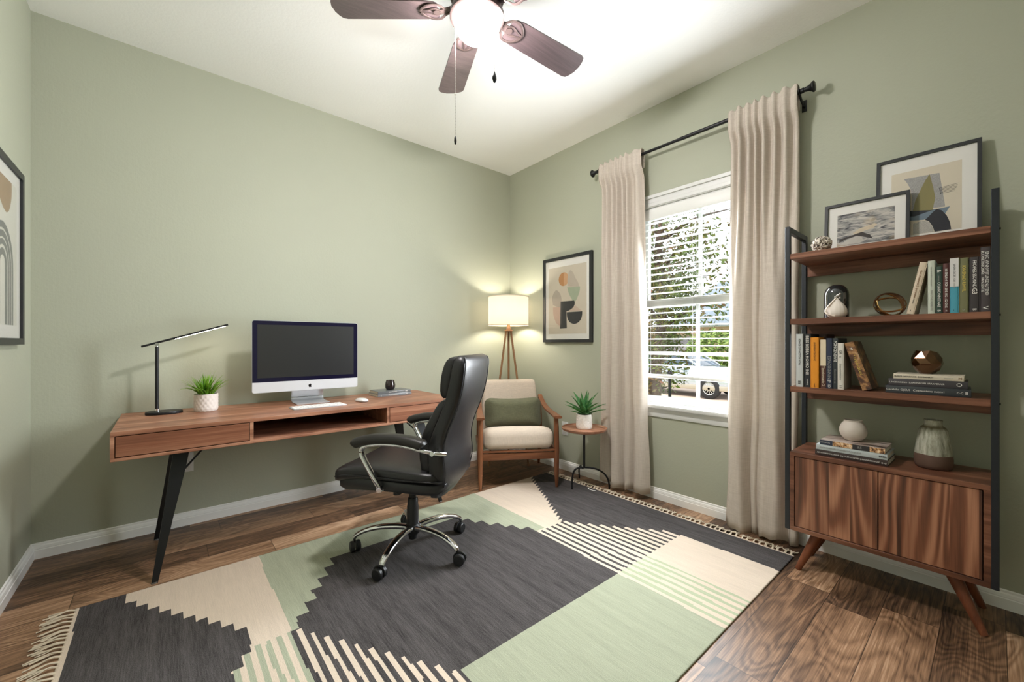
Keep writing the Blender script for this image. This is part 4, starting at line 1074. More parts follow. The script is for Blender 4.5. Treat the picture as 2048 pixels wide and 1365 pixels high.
su.part('pot', texpot((TX, TY, TZ2), .058, .108, 'speckle'), pm('white_stoneware', (230, 228, 222), .55, bump=(260, .1)), smooth=60)
bm = BM(); lathe(bm, [(0, .092), (.052, .090)], (TX, TY, TZ2), 24); su.part('soil', bm, MATS['soil'])
M_suc = leafmat('succulent_green', (34, 84, 40), (62, 118, 62), (118, 166, 104), 0, 1)
rn = random.Random(11); bm = BM(); na = 0
for ring, (cnt, lean, L, w_, curl) in enumerate(((4, .10, .16, .019, .10), (6, .42, .18, .021, .32), (7, .82, .18, .020, .42), (5, 1.12, .15, .016, .30))):
    for i in range(cnt):
        az = 2 * PI * i / cnt + ring * .5 + rn.uniform(-.15, .15)
        blade(bm, (TX + .008 * math.cos(az), TY + .008 * math.sin(az), TZ2 + .092 + .004 * (4 - ring)), az, lean + rn.uniform(-.08, .08), L * rn.uniform(.88, 1.08), w_, curl, fold=.55, n=9)
su.part('leaves', bm, M_suc, smooth=80, mod=solidify(.0022))

# ------------------------------------------------------------------ bookcase
bc = Thing('bookcase', 'walnut and black metal bookcase with three open shelves above a two-door cabinet', 'bookcase', (-.17, -2.79, 0))
BX0, BX1, BY0, BY1 = -.322, -.032, -3.101, -2.474
Wy = walnut_d(1)
for z, nm in ((ZS1, 's1'), (ZS2, 's2'), (ZS3, 's3')):
    bm = BM(); box(bm, BX0, BX1, BY0, BY1, z - .026, z, .0012, seg=1); shf = bc.part('shelf', bm, Wy, smooth=0)
    bm = BM(); box(bm, BX1 - .02, BX1, BY0, BY1, z - .082, z - .026, .001, seg=1); bc.part('shelf_rail', bm, walnut_d(1, 1), shf, smooth=0)
M_sf = pm('graphite_metal', (32, 36, 42), .45, .2)
for s, (a, b_) in ((1, (BY1, BY1 + .020)), (-1, (BY0 - .020, BY0))):
    bm = BM()
    for (xa, xb) in ((BX0 - .004, BX0 + .022), (BX1 - .030, BX1 - .004)): box(bm, xa, xb, a, b_, .188, 1.640, .0012, seg=1)
    box(bm, BX0 + .022, BX1 - .030, a, b_, 1.614, 1.640, .0012, seg=1)
    sf = bc.part('side_frame', bm, M_sf, smooth=0)
    for z in (ZS1 - .013, ZS2 - .013, ZS3 - .013):
        bm = BM(); yy = b_ if s > 0 else a; rod(bm, (BX0 + .01, yy - s * .001, z), (BX0 + .01, yy + s * .003, z), .004, seg=10); bc.part('bolt', bm, M_black, sf)
CZ0, CZ1 = .188, ZC
bm = BM(); box(bm, BX0 - .003, BX1, BY0, BY1, CZ1 - .020, CZ1, .001, seg=1); box(bm, BX0 - .003, BX1, BY0, BY1, CZ0, CZ0 + .020, .001, seg=1)
for (a, b_) in ((BY1 - .018, BY1), (BY0, BY0 + .018)): box(bm, BX0 - .003, BX1, a, b_, CZ0 + .02, CZ1 - .02)
box(bm, BX1 - .012, BX1, BY0 + .018, BY1 - .018, CZ0 + .02, CZ1 - .02); box(bm, BX0 + .02, BX1 - .012, -2.80, -2.784, CZ0 + .02, CZ1 - .02)
bc.part('cabinet_box', bm, walnut_d(1, 2), smooth=0)
def doorwood(name, off):
    m = bpy.data.materials.new(name); m.use_nodes = True; g = N(m); b = g.n['Principled BSDF']; co = g.coord()
    sp = g.new('ShaderNodeSeparateXYZ'); g.l.new(co, sp.inputs[0]); y = sp.outputs[1]
    st_ = g.math('FLOOR', g.math('MULTIPLY', g.math('ADD', y, 3 + off), 13.5)); wn = g.new('ShaderNodeTexWhiteNoise', noise_dimensions='1D'); g.l.new(st_, wn.inputs['W'])
    sc_ = g.new('ShaderNodeVectorMath', operation='SCALE'); g.l.new(wn.outputs['Color'], sc_.inputs[0]); sc_.inputs['Scale'].default_value = 30
    ad = g.new('ShaderNodeVectorMath', operation='ADD'); g.l.new(co, ad.inputs[0]); g.l.new(sc_.outputs[0], ad.inputs[1]); v = ad.outputs[0]
    n1 = g.noise(g.map(v, (1, 5, .75)), 1, 2, .4, .5); ring = g.math('MULTIPLY_ADD', g.math('SINE', g.math('MULTIPLY', n1, 62)), .5, .5)
    stn = g.noise(g.map(v, (20, 60, 2.4)), 1, 4, .6); fine = g.noise(g.map(v, (100, 220, 6)), 1, 2); tone = g.noise(g.map(v, (4, 9, 1)), 1, 2)
    f = g.math('ADD', g.math('MULTIPLY', ring, .36), g.math('MULTIPLY', stn, .4)); f = g.math('ADD', f, g.math('MULTIPLY', tone, .45)); f = g.math('ADD', f, g.math('MULTIPLY', g.math('SUBTRACT', wn.outputs['Value'], .5), .22))
    f = g.math('ADD', f, g.math('MULTIPLY', g.math('SUBTRACT', fine, .5), .25)); f = g.math('SUBTRACT', f, .10)
    g.l.new(g.ramp(f, [(.2, lin((66, 40, 30))), (.5, lin((126, 79, 57))), (.8, lin((176, 126, 98)))]), b.inputs['Base Color']); b.inputs['Roughness'].default_value = .36
    g.l.new(g.bump(fine, .1, .001), b.inputs['Normal']); return m
for (a, b_) in ((BY1 - .0205, -2.7905), (-2.7935, BY0 + .0205)):
    bm = BM(); box(bm, BX0 + .001, BX0 + .018, b_, a, CZ0 + .0225, CZ1 - .0225, .0008, seg=1); bc.part('door', bm, doorwood('door_walnut', abs(a) % .4), smooth=0)
M_lg = wood('leg_walnut', 2, (70, 38, 24), (112, 64, 42), (150, 92, 62), 1.2, .35, 12, ringamp=.3)
for (tx, ty, fx, fy) in ((-.262, -2.575, -.300, -2.500), (-.10, -2.585, -.095, -2.500), (-.262, -3.000, -.302, -3.085), (-.09, -3.000, -.06, -3.078)):
    bm = BM(); rod(bm, (fx, fy, 0), (tx, ty, CZ0), .0125, .024, 20)
    bc.part('leg', bm, M_lg)
    bm = BM(); box(bm, tx - .028, tx + .028, ty - .045, ty + .045, CZ0 - .012, CZ0, .003); bc.part('leg_mount', bm, M_sf)

# ------------------------------------------------------------------ ornaments
def torus_pts(c, r, nrm, n=64, ry=None, ph=0):
    nrm = Vector(nrm).normalized(); u = nrm.orthogonal().normalized(); v = nrm.cross(u)
    return [Vector(c) + u * (r * math.cos(t + ph)) + v * ((ry or r) * math.sin(t + ph)) for t in [2 * PI * i / n for i in range(n)]]
# dark speckled round stone-like knot on the top shelf
bm = BM(); bmesh.ops.create_icosphere(bm, subdivisions=5, radius=.0405)
for v in bm.verts:
    p = v.co.copy(); u = p.normalized()
    r1 = mnoise.noise(u * 2.4 + Vector((3, 1, 2))) ; r2 = abs(mnoise.noise(u * 5.5)); r3 = mnoise.noise(u * 16)
    k = 1 - .17 * max(0, .28 - abs(r1)) / .28 - .05 * r2 + .02 * r3
    v.co = u * .0415 * k; v.co.z *= .94
bmesh.ops.translate(bm, verts=bm.verts, vec=(-.255, -2.583, ZS1 + .037))
M_knot = bpy.data.materials.new('carved_bark'); M_knot.use_nodes = True; g = N(M_knot); b = g.n['Principled BSDF']; co = g.coord()
g.l.new(g.ramp(g.noise(co, 75, 5, .65, 1.2), [(.40, lin((52, 44, 40))), (.47, lin((150, 136, 124))), (.54, lin((226, 218, 206)))]), b.inputs['Base Color']); b.inputs['Roughness'].default_value = .7
single('carved_ball', bm, M_knot, 'pale rough carved ball with dark hollows at the left end of the top shelf', 'ornament', (-.255, -2.583, ZS1))
# smoked glass dome vase
M_smoke = pm('smoked_glass', (48, 52, 54), .06, .35, spec=.9, coat=1)
bm = BM(); lathe(bm, [(0, 0), (.046, 0), (.048, .004), (.048, .108), (.046, .124), (.040, .140), (.030, .152), (.016, .1585), (0, .160)], (-.195, -2.627, ZS2), 48)
single('glass_dome', bm, M_smoke, 'smoked glass dome standing at the left of the second shelf', 'ornament', (-.195, -2.627, ZS2), smooth=60)
tdx, tdy = -.272, -2.644
td = Thing('teardrop_ornament', 'white ribbed teardrop ornament standing in front of the smoked glass dome', 'ornament', (tdx, tdy, ZS2))
bm = BM(); seg = 48; rings = []
for r, z in ((.020, 0), (.030, .004), (.0365, .014), (.0385, .026), (.0365, .040), (.030, .054), (.021, .067), (.012, .078), (.006, .086), (.003, .092)):
    rings.append([(tdx + r * (1 + .02 * math.cos(14 * t)) * math.cos(t) * .8, tdy + r * (1 + .02 * math.cos(14 * t)) * math.sin(t), ZS2 + z) for t in [2 * PI * i / seg for i in range(seg)]])
loft(bm, rings); td.part('drop', bm, pm('white_plaster', (222, 212, 202), .6, bump=(80, .1)), smooth=70)
bm = BM(); pts = spline([(tdx - .022, tdy + .004, ZS2 + .006), (tdx - .030, tdy + .030, ZS2 + .018), (tdx - .022, tdy + .034, ZS2 + .042), (tdx - .014, tdy + .018, ZS2 + .068), (tdx - .004, tdy + .004, ZS2 + .088), (tdx + .002, tdy - .001, ZS2 + .104)], 6); n = len(pts)
sweep(bm, pts, [.007 - .0035 * i / n for i in range(n)], [.004 - .001 * i / n for i in range(n)], 8); td.part('curled_band', bm, pm('cream_plaster', (232, 218, 206), .5), smooth=60)
bm = BM()
for k in range(5): bmesh.ops.create_icosphere(bm, subdivisions=2, radius=.0052, matrix=Matrix.Translation((tdx + .001 * k - .004, tdy - .006 + .005 * ((k * 7) % 4 - 1), ZS2 + .090 + .0045 * k)))
td.part('bud', bm, pm('silvered_bud', (190, 184, 178), .25, .6))
# interlocked rings
rg = Thing('ring_sculpture', 'bronze sculpture of interlocked oval rings on the second shelf', 'ornament', (-.215, -2.815, ZS2))
M_brz = pm('aged_bronze', (118, 88, 62), .3, .85)
cz_ = ZS2 + .0515
for (nr, r, ry, ra, rb) in (((1, .25, .5), .055, .049, .0075, .0020), ((1, -.55, .30), .054, .048, .0075, .0020), ((.7, .1, -.9), .053, .052, .0040, .0018), ((.8, .9, -.5), .052, .050, .0032, .0018)):
    nn = Vector(nr).normalized(); pts = torus_pts((-.215, -2.815, cz_), r, nn, 64, ry)
    for p in pts: p.z = max(p.z, ZS2 + .004)
    bm = BM(); sweep(bm, pts, rb, ra, 8, closed=True, up=tuple(nn), power=3); rg.part('ring', bm, M_brz if nr[2] > 0 else pm('bright_brass', (206, 170, 110), .22, .95), smooth=50)
# faceted bronze vase
bm = BM(); rnd = random.Random(5); rings = []; nseg = 9
for j, (r, z) in enumerate(((.022, 0), (.038, .016), (.0505, .042), (.049, .064), (.036, .090))):
    rings.append([(-.205 + r * math.cos(2 * PI * (i + .5 * (j % 2)) / nseg) * rnd.uniform(.95, 1.04), -2.927 + r * math.sin(2 * PI * (i + .5 * (j % 2)) / nseg) * rnd.uniform(.95, 1.04), .9545 + z + (rnd.uniform(-.004, .007) if j == 4 else 0)) for i in range(nseg)])
Rv = [[bm.verts.new(p) for p in r] for r in rings]
for j, (A, B) in enumerate(zip(Rv, Rv[1:])):
    for i in range(nseg):
        k = (i + 1) % nseg
        if j % 2 == 0: bm.faces.new((A[i], A[k], B[i])); bm.faces.new((A[k], B[k], B[i]))
        else: bm.faces.new((A[i], A[k], B[k])); bm.faces.new((A[i], B[k], B[i]))
inner = [[bm.verts.new((-.205 + (v.co.x + .205) * q, -2.927 + (v.co.y + 2.927) * q, v.co.z + dz)) for v in Rv[4]] for q, dz in ((.90, -.001), (.95, -.03), (.7, -.075))]
for A, B in zip([Rv[4]] + inner, inner):
    for i in range(nseg): bm.faces.new((A[i], A[(i + 1) % nseg], B[(i + 1) % nseg], B[i]))
bm.faces.new(Rv[0][::-1]); bm.faces.new(inner[-1])
single('faceted_vase', bm, pm('bronze_glass', (96, 64, 34), .10, .85, coat=.6), 'shiny faceted bronze vase on top of the stacked books on the third shelf', 'vase', (-.205, -2.927, .9545), smooth=0)
# round pale vase
bm = BM(); lathe(bm, [(0, 0), (.020, 0), (.030, .004), (.044, .020), (.051, .040), (.050, .056), (.043, .074), (.034, .086), (.0325, .090), (.0345, .094), (.032, .095), (.030, .089), (.040, .074), (.047, .055), (.047, .040), (.030, .010), (0, .007)], (-.205, -2.690, .6345), 48)
single('round_vase', bm, pm('chalk_ceramic', (208, 198, 188), .55, var=(1, .07), stretch=(4, 4, 90), bump=(60, .06)), 'small round pale vase on top of the stacked books on the cabinet', 'vase', (-.205, -2.690, .6345), smooth=60)
# glazed vase
gx, gy = -.170, -2.944
M_glz = bpy.data.materials.new('dripped_glaze'); M_glz.use_nodes = True; g = N(M_glz); b = g.n['Principled BSDF']; co = g.coord()
f = g.noise(g.map(co, (60, 60, 9)), 1, 5, .65, .4); f2 = g.noise(co, 220, 3)
col = g.ramp(f, [(.3, lin((112, 110, 94))), (.5, lin((164, 164, 148))), (.68, lin((200, 197, 184)))])
col = g.mix(g.ramp(f2, [(.66, (0, 0, 0, 1)), (.72, (.5, .5, .5, 1))]), col, lin((78, 68, 52)))
sp = g.new('ShaderNodeSeparateXYZ'); g.l.new(co, sp.inputs[0]); z_ = sp.outputs[2]
col = g.mix(g.ramp(g.math('ABSOLUTE', g.math('SUBTRACT', z_, .171)), [(.0, (.8, .8, .8, 1)), (.012, (0, 0, 0, 1))]), col, lin((104, 92, 66)))
wav = g.math('ADD', z_, g.math('MULTIPLY', g.math('SUBTRACT', g.noise(co, 14, 2), .5), .012))
col = g.mix(g.math('LESS_THAN', wav, .058), col, lin((96, 72, 60)))
g.l.new(col, b.inputs['Base Color']); rr_ = g.mix(g.math('LESS_THAN', wav, .058), (.22, .22, .22, 1), (.75, .75, .75, 1)); g.l.new(rr_, b.inputs['Roughness'])
g.l.new(g.bump(f, .15, .002), b.inputs['Normal'])
bm = BM(); lathe(bm, [(0, 0), (.048, 0), (.054, .005), (.0580, .018), (.0590, .040), (.0575, .060), (.054, .090), (.049, .125), (.044, .155), (.038, .168), (.030, .174), (.0275, .178), (.0275, .192), (.0285, .199), (.026, .200), (.0245, .190), (.026, .172), (.042, .150), (.053, .06), (.05, .01), (0, .007)], (gx, gy, ZC), 56)
single('glazed_vase', bm, M_glz, 'large stoneware vase with grey-green dripped glaze above a bare brown foot, standing on the cabinet', 'vase', (gx, gy, ZC), smooth=50)

# ------------------------------------------------------------------ framed pictures
M_mat = pm('mat_board', (232, 230, 224), .8)
M_pglass = bpy.data.materials.new('picture_glass'); M_pglass.use_nodes = True
g = N(M_pglass); g.n.remove(g.n['Principled BSDF']); mx = g.new('ShaderNodeMixShader'); tr = g.new('ShaderNodeBsdfTransparent'); gl = g.new('ShaderNodeBsdfGlossy'); gl.inputs['Roughness'].default_value = .04
fr = g.new('ShaderNodeFresnel'); fr.inputs['IOR'].default_value = 1.4
g.l.new(g.math('MULTIPLY', fr.outputs[0], .35), mx.inputs[0]); g.l.new(tr.outputs[0], mx.inputs[1]); g.l.new(gl.outputs[0], mx.inputs[2]); g.l.new(mx.outputs[0], g.n['Material Output'].inputs[0])
def arc(cx_, cy_, r, a0, a1, n=24, ry=None): return [(cx_ + r * math.cos(R(a0 + (a1 - a0) * i / n)), cy_ + (ry or r) * math.sin(R(a0 + (a1 - a0) * i / n))) for i in range(n + 1)]
def picture(name, label, origin, u_, v_, n_, W_, H_, fw, fd, pr, bgm, shapes, group=None):
    """origin: centre of the frame back; u_ right, v_ up, n_ out of the wall"""
    o = Vector(origin); u_, v_, n_ = Vector(u_).normalized(), Vector(v_).normalized(), Vector(n_).normalized()
    f = lambda a, b_, d: o + u_ * a + v_ * b_ + n_ * d
    low = o - v_ * (H_ / 2)
    t = Thing(name, label, 'picture', tuple(low), group=group)
    bm = BM(); w2_, h2 = W_ / 2, H_ / 2
    for (a0, a1, b0, b1) in ((-w2_, w2_, h2 - fw, h2), (-w2_, w2_, -h2, -h2 + fw), (-w2_, -w2_ + fw, -h2 + fw, h2 - fw), (w2_ - fw, w2_, -h2 + fw, h2 - fw)):
        prism(bm, [(a0, b0), (a1, b0), (a1, b1), (a0, b1)], f, 0, fd)
    t.part('frame', bm, M_frame, smooth=0)
    bm = BM(); prism(bm, [(-w2_ + fw, -h2 + fw), (w2_ - fw, -h2 + fw), (w2_ - fw, h2 - fw), (-w2_ + fw, h2 - fw)], f, .001, fd - .010); t.part('mat_board', bm, M_mat, smooth=0)
    mats = [bgm]; bm = BM(); prism(bm, [(pr[0], pr[2]), (pr[1], pr[2]), (pr[1], pr[3]), (pr[0], pr[3])], f, fd - .0102, fd - .0095)
    for k, (m, poly) in enumerate(shapes):
        if m not in mats: mats.append(m)
        prism(bm, poly, f, fd - .0094 + k * .00003, fd - .0092 + k * .00003, mats.index(m))
    t.part('print', bm, mats, smooth=0)
    bm = BM(); prism(bm, [(-w2_ + fw, -h2 + fw), (w2_ - fw, -h2 + fw), (w2_ - fw, h2 - fw), (-w2_ + fw, h2 - fw)], f, fd - .0055, fd - .004); t.part('glazing', bm, M_pglass, smooth=0)
    return t
ink = lambda n, c, v=.1: pm('art_' + n, c, .8, var=(25, v))
picture('framed_print', 'black-framed abstract print of stacked shapes hanging on the wall right of the floor lamp', (-.001, -.763, 1.455), (0, -1, 0), (0, 0, 1), (-1, 0, 0), .55, .735, .026, .022, (-.212, .216, -.295, .282), ink('sand', (206, 196, 178), .05), [
    (ink('orange', (190, 134, 84)), arc(-.033, .172, .058, 90, 270)), (ink('peach', (206, 160, 120)), arc(-.033, .172, .058, -90, 90)),
    (ink('taupe', (188, 176, 160)), [(.018, .106), (.008, .150), (.012, .19), (.024, .226), (.040, .238), (.060, .230), (.080, .205), (.095, .171), (.127, .127), (.142, .089)]),
    (ink('sage', (164, 174, 148)), [(.007, .098), (.148, .092), (.145, .06), (.133, .028), (.112, -.01), (.091, -.033), (.070, -.022), (.04, .02), (.021, .055)]),
    (ink('stone', (176, 164, 150)), [(-.167, .0), (-.165, .035), (-.15, .066), (-.126, .086), (-.105, .082), (-.08, .06), (-.062, .03), (-.056, -.01), (-.056, -.047), (-.079, -.066), (-.12, -.055), (-.159, -.04)]),
    (ink('blush', (196, 166, 148)), [(-.159, -.061), (-.07, -.063), (-.07, -.225), (-.095, -.218), (-.12, -.20), (-.14, -.165), (-.155, -.127)]),
    (ink('beige', (196, 176, 158)), [(.03, -.107), (.055, -.085), (.095, -.058), (.13, -.085), (.169, -.110)]),
    (ink('black', (42, 42, 44)), [(-.068, -.016), (.084, -.019), (.092, -.035), (.09, -.052), (.075, -.075), (.05, -.09), (.025, -.1), (-.001, -.105), (.003, -.249), (-.076, -.25)]),
    (ink('black', (42, 42, 44)), [(.003, -.112), (.171, -.114)] + arc(.087, -.130, .084, 0, -180, 20))])
AC = lambda r0, r1, cx_, cz_, zb: arc(cx_, cz_, r1, 0, 180, 24, r1 * 1.15) + [(cx_ - r1, zb), (cx_ - r0, zb)] + arc(cx_, cz_, r0, 180, 0, 24, r0 * 1.15) + [(cx_ + r0, zb), (cx_ + r1, zb)]
gk = ink('slate', (116, 118, 116))
# (on the left wall: u points to the far corner)
picture('framed_print', 'black-framed print with a tan shape above grey arches hanging on the left wall', (X0 + .001, -.535, 1.458), (0, 1, 0), (0, 0, 1), (1, 0, 0), .57, .768, .028, .022, (-.205, .205, -.302, .302), ink('paper', (222, 220, 208), .03), [
    (ink('tan', (162, 134, 104)), [(.128, .302), (.131, .27), (.126, .235), (.11, .20), (.085, .172), (.054, .16), (.01, .17), (-.04, .20), (-.09, .23), (-.12, .27), (-.13, .302)]),
    (gk, AC(.128, .152, .0, -.06, -.301)), (gk, AC(.097, .120, .0, -.06, -.301)), (gk, AC(.070, .090, .0, -.06, -.301)), (gk, AC(.034, .058, .0, -.06, -.301))])
# two pictures standing on the top shelf, leaning a little against the wall
lean = Vector((.10, 0, 1)).normalized(); nout = Vector((-1, 0, .10)).normalized()
sq = lambda k: [(x * k, y * k) for x, y in ()]
picture('framed_print', 'larger black-framed abstract collage print standing at the right end of the top shelf', (-.040, -2.912, ZS1 + .212), (0, -1, 0), lean, nout, .328, .424, .013, .018, (-.112, .108, -.158, .140), ink('ivory', (214, 204, 184), .04), [
    (pm('art_speckle', (160, 158, 156), .8, var=(260, .5)), [(-.070, .108), (.042, .102), (.060, -.053), (-.044, -.047), (-.044, .02), (-.048, .055), (-.058, .083)]),
    (ink('olive', (136, 128, 84), .15), [(.012, .106), (-.001, .082), (-.014, .048), (-.032, -.002), (-.040, -.048), (.022, -.060), (.030, -.005), (.023, .045)]),
    (ink('steelblue', (112, 128, 142)), [(-.052, -.062), (.074, -.056), (.061, -.083), (-.006, -.097), (-.052, -.091)]),
    (ink('navy', (46, 50, 60)), [(-.052, -.045), (.022, -.060), (.034, -.056), (-.035, -.075), (-.052, -.071)]),
    (ink('black2', (40, 40, 48)), [(-.001, -.098), (.010, -.086), (.022, -.070), (.035, -.057), (.050, -.068), (.064, -.092), (.074, -.124), (.078, -.157), (.029, -.158), (.022, -.130), (.011, -.107)]),
    (pm('art_pebble', (176, 172, 164), .8, var=(300, .5)), [(-.038, -.108), (-.014, -.100), (-.001, -.100), (.012, -.111), (.021, -.130), (.027, -.157), (-.038, -.157)])]
    + [(ink('line', (44, 42, 44)), [(.043 + .001 * i, .034 - .0052 * i), (.098 - .002 * i, .040 - .0062 * i), (.098 - .002 * i, .0388 - .0062 * i), (.043 + .001 * i, .0327 - .0052 * i)]) for i in range(6)] + [(ink('line', (44, 42, 44)), [(.0415, .0345), (.043, .0345), (.0475, .004), (.046, .004)])])
M_sea = bpy.data.materials.new('rippled_water_print'); M_sea.use_nodes = True; g = N(M_sea); b = g.n['Principled BSDF']; co = g.coord(); b.inputs['Roughness'].default_value = .7
f = g.noise(g.map(co, (1, 14, 62), rot=(R(10), 0, 0)), 1, 4, .6, .9); f2 = g.noise(g.map(co, (1, 10, 16)), 1, 2)
col = g.ramp(f, [(.34, lin((62, 64, 68))), (.44, lin((128, 128, 128))), (.54, lin((184, 180, 174))), (.7, lin((214, 208, 198)))])
col = g.mix(g.ramp(f2, [(.5, (0, 0, 0, 1)), (.68, (.6, .6, .6, 1))]), col, lin((206, 180, 140)))
g.l.new(col, b.inputs['Base Color'])
picture('framed_photograph', 'smaller black-framed photograph of rippled water standing at the left on the top shelf', (-.075, -2.712, ZS1 + .130), (0, -1, 0), lean, nout, .308, .252, .013, .018, (-.104, .104, -.086, .070), M_sea, [
    (ink('foam', (206, 192, 168), .3), [(-.045, -.030), (-.02, -.012), (.01, -.004), (.035, .002), (.045, -.004), (.03, -.02), (0, -.026), (-.03, -.040)]),
    (ink('wing', (196, 192, 184), .2), [(-.095, -.080), (-.07, -.060), (-.03, -.046), (-.012, -.052), (-.004, -.075), (-.02, -.082)]), (ink('dark_wave', (66, 60, 58), .3), [(-.095, -.052), (-.05, -.040), (-.01, -.030), (.02, -.05), (.03, -.07), (.005, -.058), (-.03, -.045), (-.07, -.055), (-.095, -.068)])])

# ------------------------------------------------------------------ ceiling fan
FX, FY = -1.595, -1.683
fn = Thing('ceiling_fan', 'dark bronze ceiling fan with a glowing round lamp and two pull chains', 'ceiling fan', (FX, FY, H))
M_bro = pm('dark_bronze', (88, 74, 72), .38, .55)
M_bl = wood('fan_blade_wood', 0, (64, 54, 56), (88, 74, 76), (112, 94, 92), 1.5, .32, 10, ringamp=.15, coat=.2)
bm = BM(); lathe(bm, [(0, 0), (.075, 0), (.078, -.01), (.07, -.035), (.045, -.05), (0, -.05)][::-1], (FX, FY, H), 40); fn.part('canopy', bm, M_bro)
bm = BM(); lathe(bm, [(0, -.05), (.05, -.05), (.10, -.07), (.122, -.10), (.124, -.16), (.115, -.19), (.09, -.205), (.085, -.225), (.108, -.245), (.1155, -.262), (.1155, -.278), (.104, -.286), (.06, -.288), (0, -.288)][::-1], (FX, FY, H), 48); fn.part('motor_housing', bm, M_bro)
bm = BM(); lathe(bm, [(0, -.372), (.018, -.371), (.045, -.364), (.070, -.349), (.088, -.328), (.098, -.302), (.101, -.280), (.096, -.272), (0, -.272)], (FX, FY, H), 48)
E_glb = pm('lit_globe', (255, 250, 244), .4, emit=((1, .95, .93, 1), 235)); fn.part('lamp_globe', bm, E_glb, label='glowing white glass bowl', smooth=60)
ZB_ = 2.497
tips = [(-1.46, -1.25), (-1.10, -1.80), (-2.13, -1.45)]
th0 = math.atan2(-.03 + .0, 1)  # the blades are spaced 72 degrees apart
A0 = math.atan2(-1.25 * 1.068 + 3.11 * .068 - FY, -1.46 * 1.068 + 2.61 * .068 - FX)
for k in range(5):
    a = A0 + R(72 * k); Mx = Matrix.Translation((FX, FY, ZB_)) @ Matrix.Rotation(a, 4, 'Z') @ Matrix.Rotation(R(-11), 4, 'X')
    bm = BM(); r0, r1 = .165, .60
    out = [(r0, -.045), (r0 + .015, -.055), (r0 + .05, -.062), (r1 - .03, -.072), (r1 - .012, -.066), (r1 - .002, -.048), (r1 + .006, -.02), (r1 + .007, .02), (r1 - .001, .048), (r1 - .012, .066), (r1 - .03, .072), (r0 + .05, .062), (r0 + .015, .055), (r0, .045)]
    va = [bm.verts.new((x, y, -.003)) for x, y in out]; vb = [bm.verts.new((x, y, .003)) for x, y in out]
    bm.faces.new(va[::-1]); bm.faces.new(vb)
    for i in range(len(out)): bm.faces.new((va[i], va[(i + 1) % len(out)], vb[(i + 1) % len(out)], vb[i]))
    bm.transform(Mx); bld = fn.part('blade', bm, M_bl, smooth=30)
    # bring the wood grain along the blade
    bm = BM()
    for s in (-1, 1):
        sweep(bm, spline([(.105, s * .012, .0), (.135, s * .022, -.005), (.16, s * .048, -.007), (.195, s * .050, -.007), (.225, s * .030, -.007), (.24, s * .006, -.007)], 5), .006, .0022, 8, power=3)
        sweep(bm, spline([(.15, s * .010, -.007), (.175, s * .022, -.007), (.205, s * .012, -.007), (.24, s * .004, -.007)], 4), .0045, .002, 8)
    rod(bm, (.17, 0, -.010), (.17, 0, -.003), .015); sweep(bm, [(.09, 0, .012), (.12, 0, .002), (.155, 0, -.006)], .018, .004, 8, power=4)
    bm.transform(Mx); fn.part('blade_iron', bm, M_bro, bld)
for (dl_, zt, zb_, nm) in ((-.082, 2.46, 1.925, 0), (.077, 2.46, 2.19, 1)):
    cx_, cy_ = FX + .7627 * dl_ * 1.0 - .6468 * .075, FY - .6468 * dl_ - .7627 * .075
    bm = BM(); rod(bm, (cx_, cy_, zb_), (cx_, cy_, zt), .0009, seg=5)
    n = int((zt - zb_) / .012)
    for i in range(n): bmesh.ops.create_icosphere(bm, subdivisions=1, radius=.0017, matrix=Matrix.Translation((cx_, cy_, zb_ + .012 * i)))
    if nm == 0: bmesh.ops.create_icosphere(bm, subdivisions=1, radius=.0045, matrix=Matrix.Translation((cx_, cy_, zb_ + .17)))
    ch = fn.part('pull_chain', bm, pm('nickel_chain', (180, 176, 170), .3, .9))
    bm = BM()
    pr = [(0, -.034), (.004, -.033), (.0055, -.02), (.0045, -.006), (.002, 0), (0, .001)] if nm == 0 else [(0, -.048), (.005, -.045), (.0105, -.032), (.010, -.022), (.005, -.008), (.002, 0), (0, .002)]
    lathe(bm, pr, (cx_, cy_, zb_), 16, sx=1, sy=.6 if nm else 1); fn.part('chain_fob', bm, M_black, ch)

# ------------------------------------------------------------------ outside the window
GZ = -.84
def flatst(name, x0, x1, y0, y1, z, mat_):
    bm = BM(); box(bm, x0, x1, y0, y1, z - .1, z); o = struct(name, bm, mat_); return o
M_grass = pm('lawn_green', (150, 164, 60), .95, var=(14, .3), bump=(60, .6, .02))
M_dry = pm('near_lawn', (142, 150, 80), .95, var=(20, .3), bump=(60, .6, .02))
M_conc = pm('concrete', (206, 186, 170), .9, var=(3, .08)); M_asph = pm('asphalt', (150, 146, 144), .9, var=(8, .08))
flatst('near_yard', .2, 10.4, -12, 26, GZ + .02, M_dry)
flatst('near_sidewalk', 10.4, 11.15, -12, 26, GZ + .04, M_conc)
flatst('street', 11.15, 17, -20, 34, GZ, M_conc)
flatst('kerb_line', 11.15, 11.32, -20, 34, GZ + .012, pm('yellow_kerb', (214, 186, 90), .8))
flatst('far_yard', 17, 60, -30, 60, GZ + .06, M_grass)
flatst('driveway', 17, 25.2, 9.3, 15, GZ + .075, M_conc)

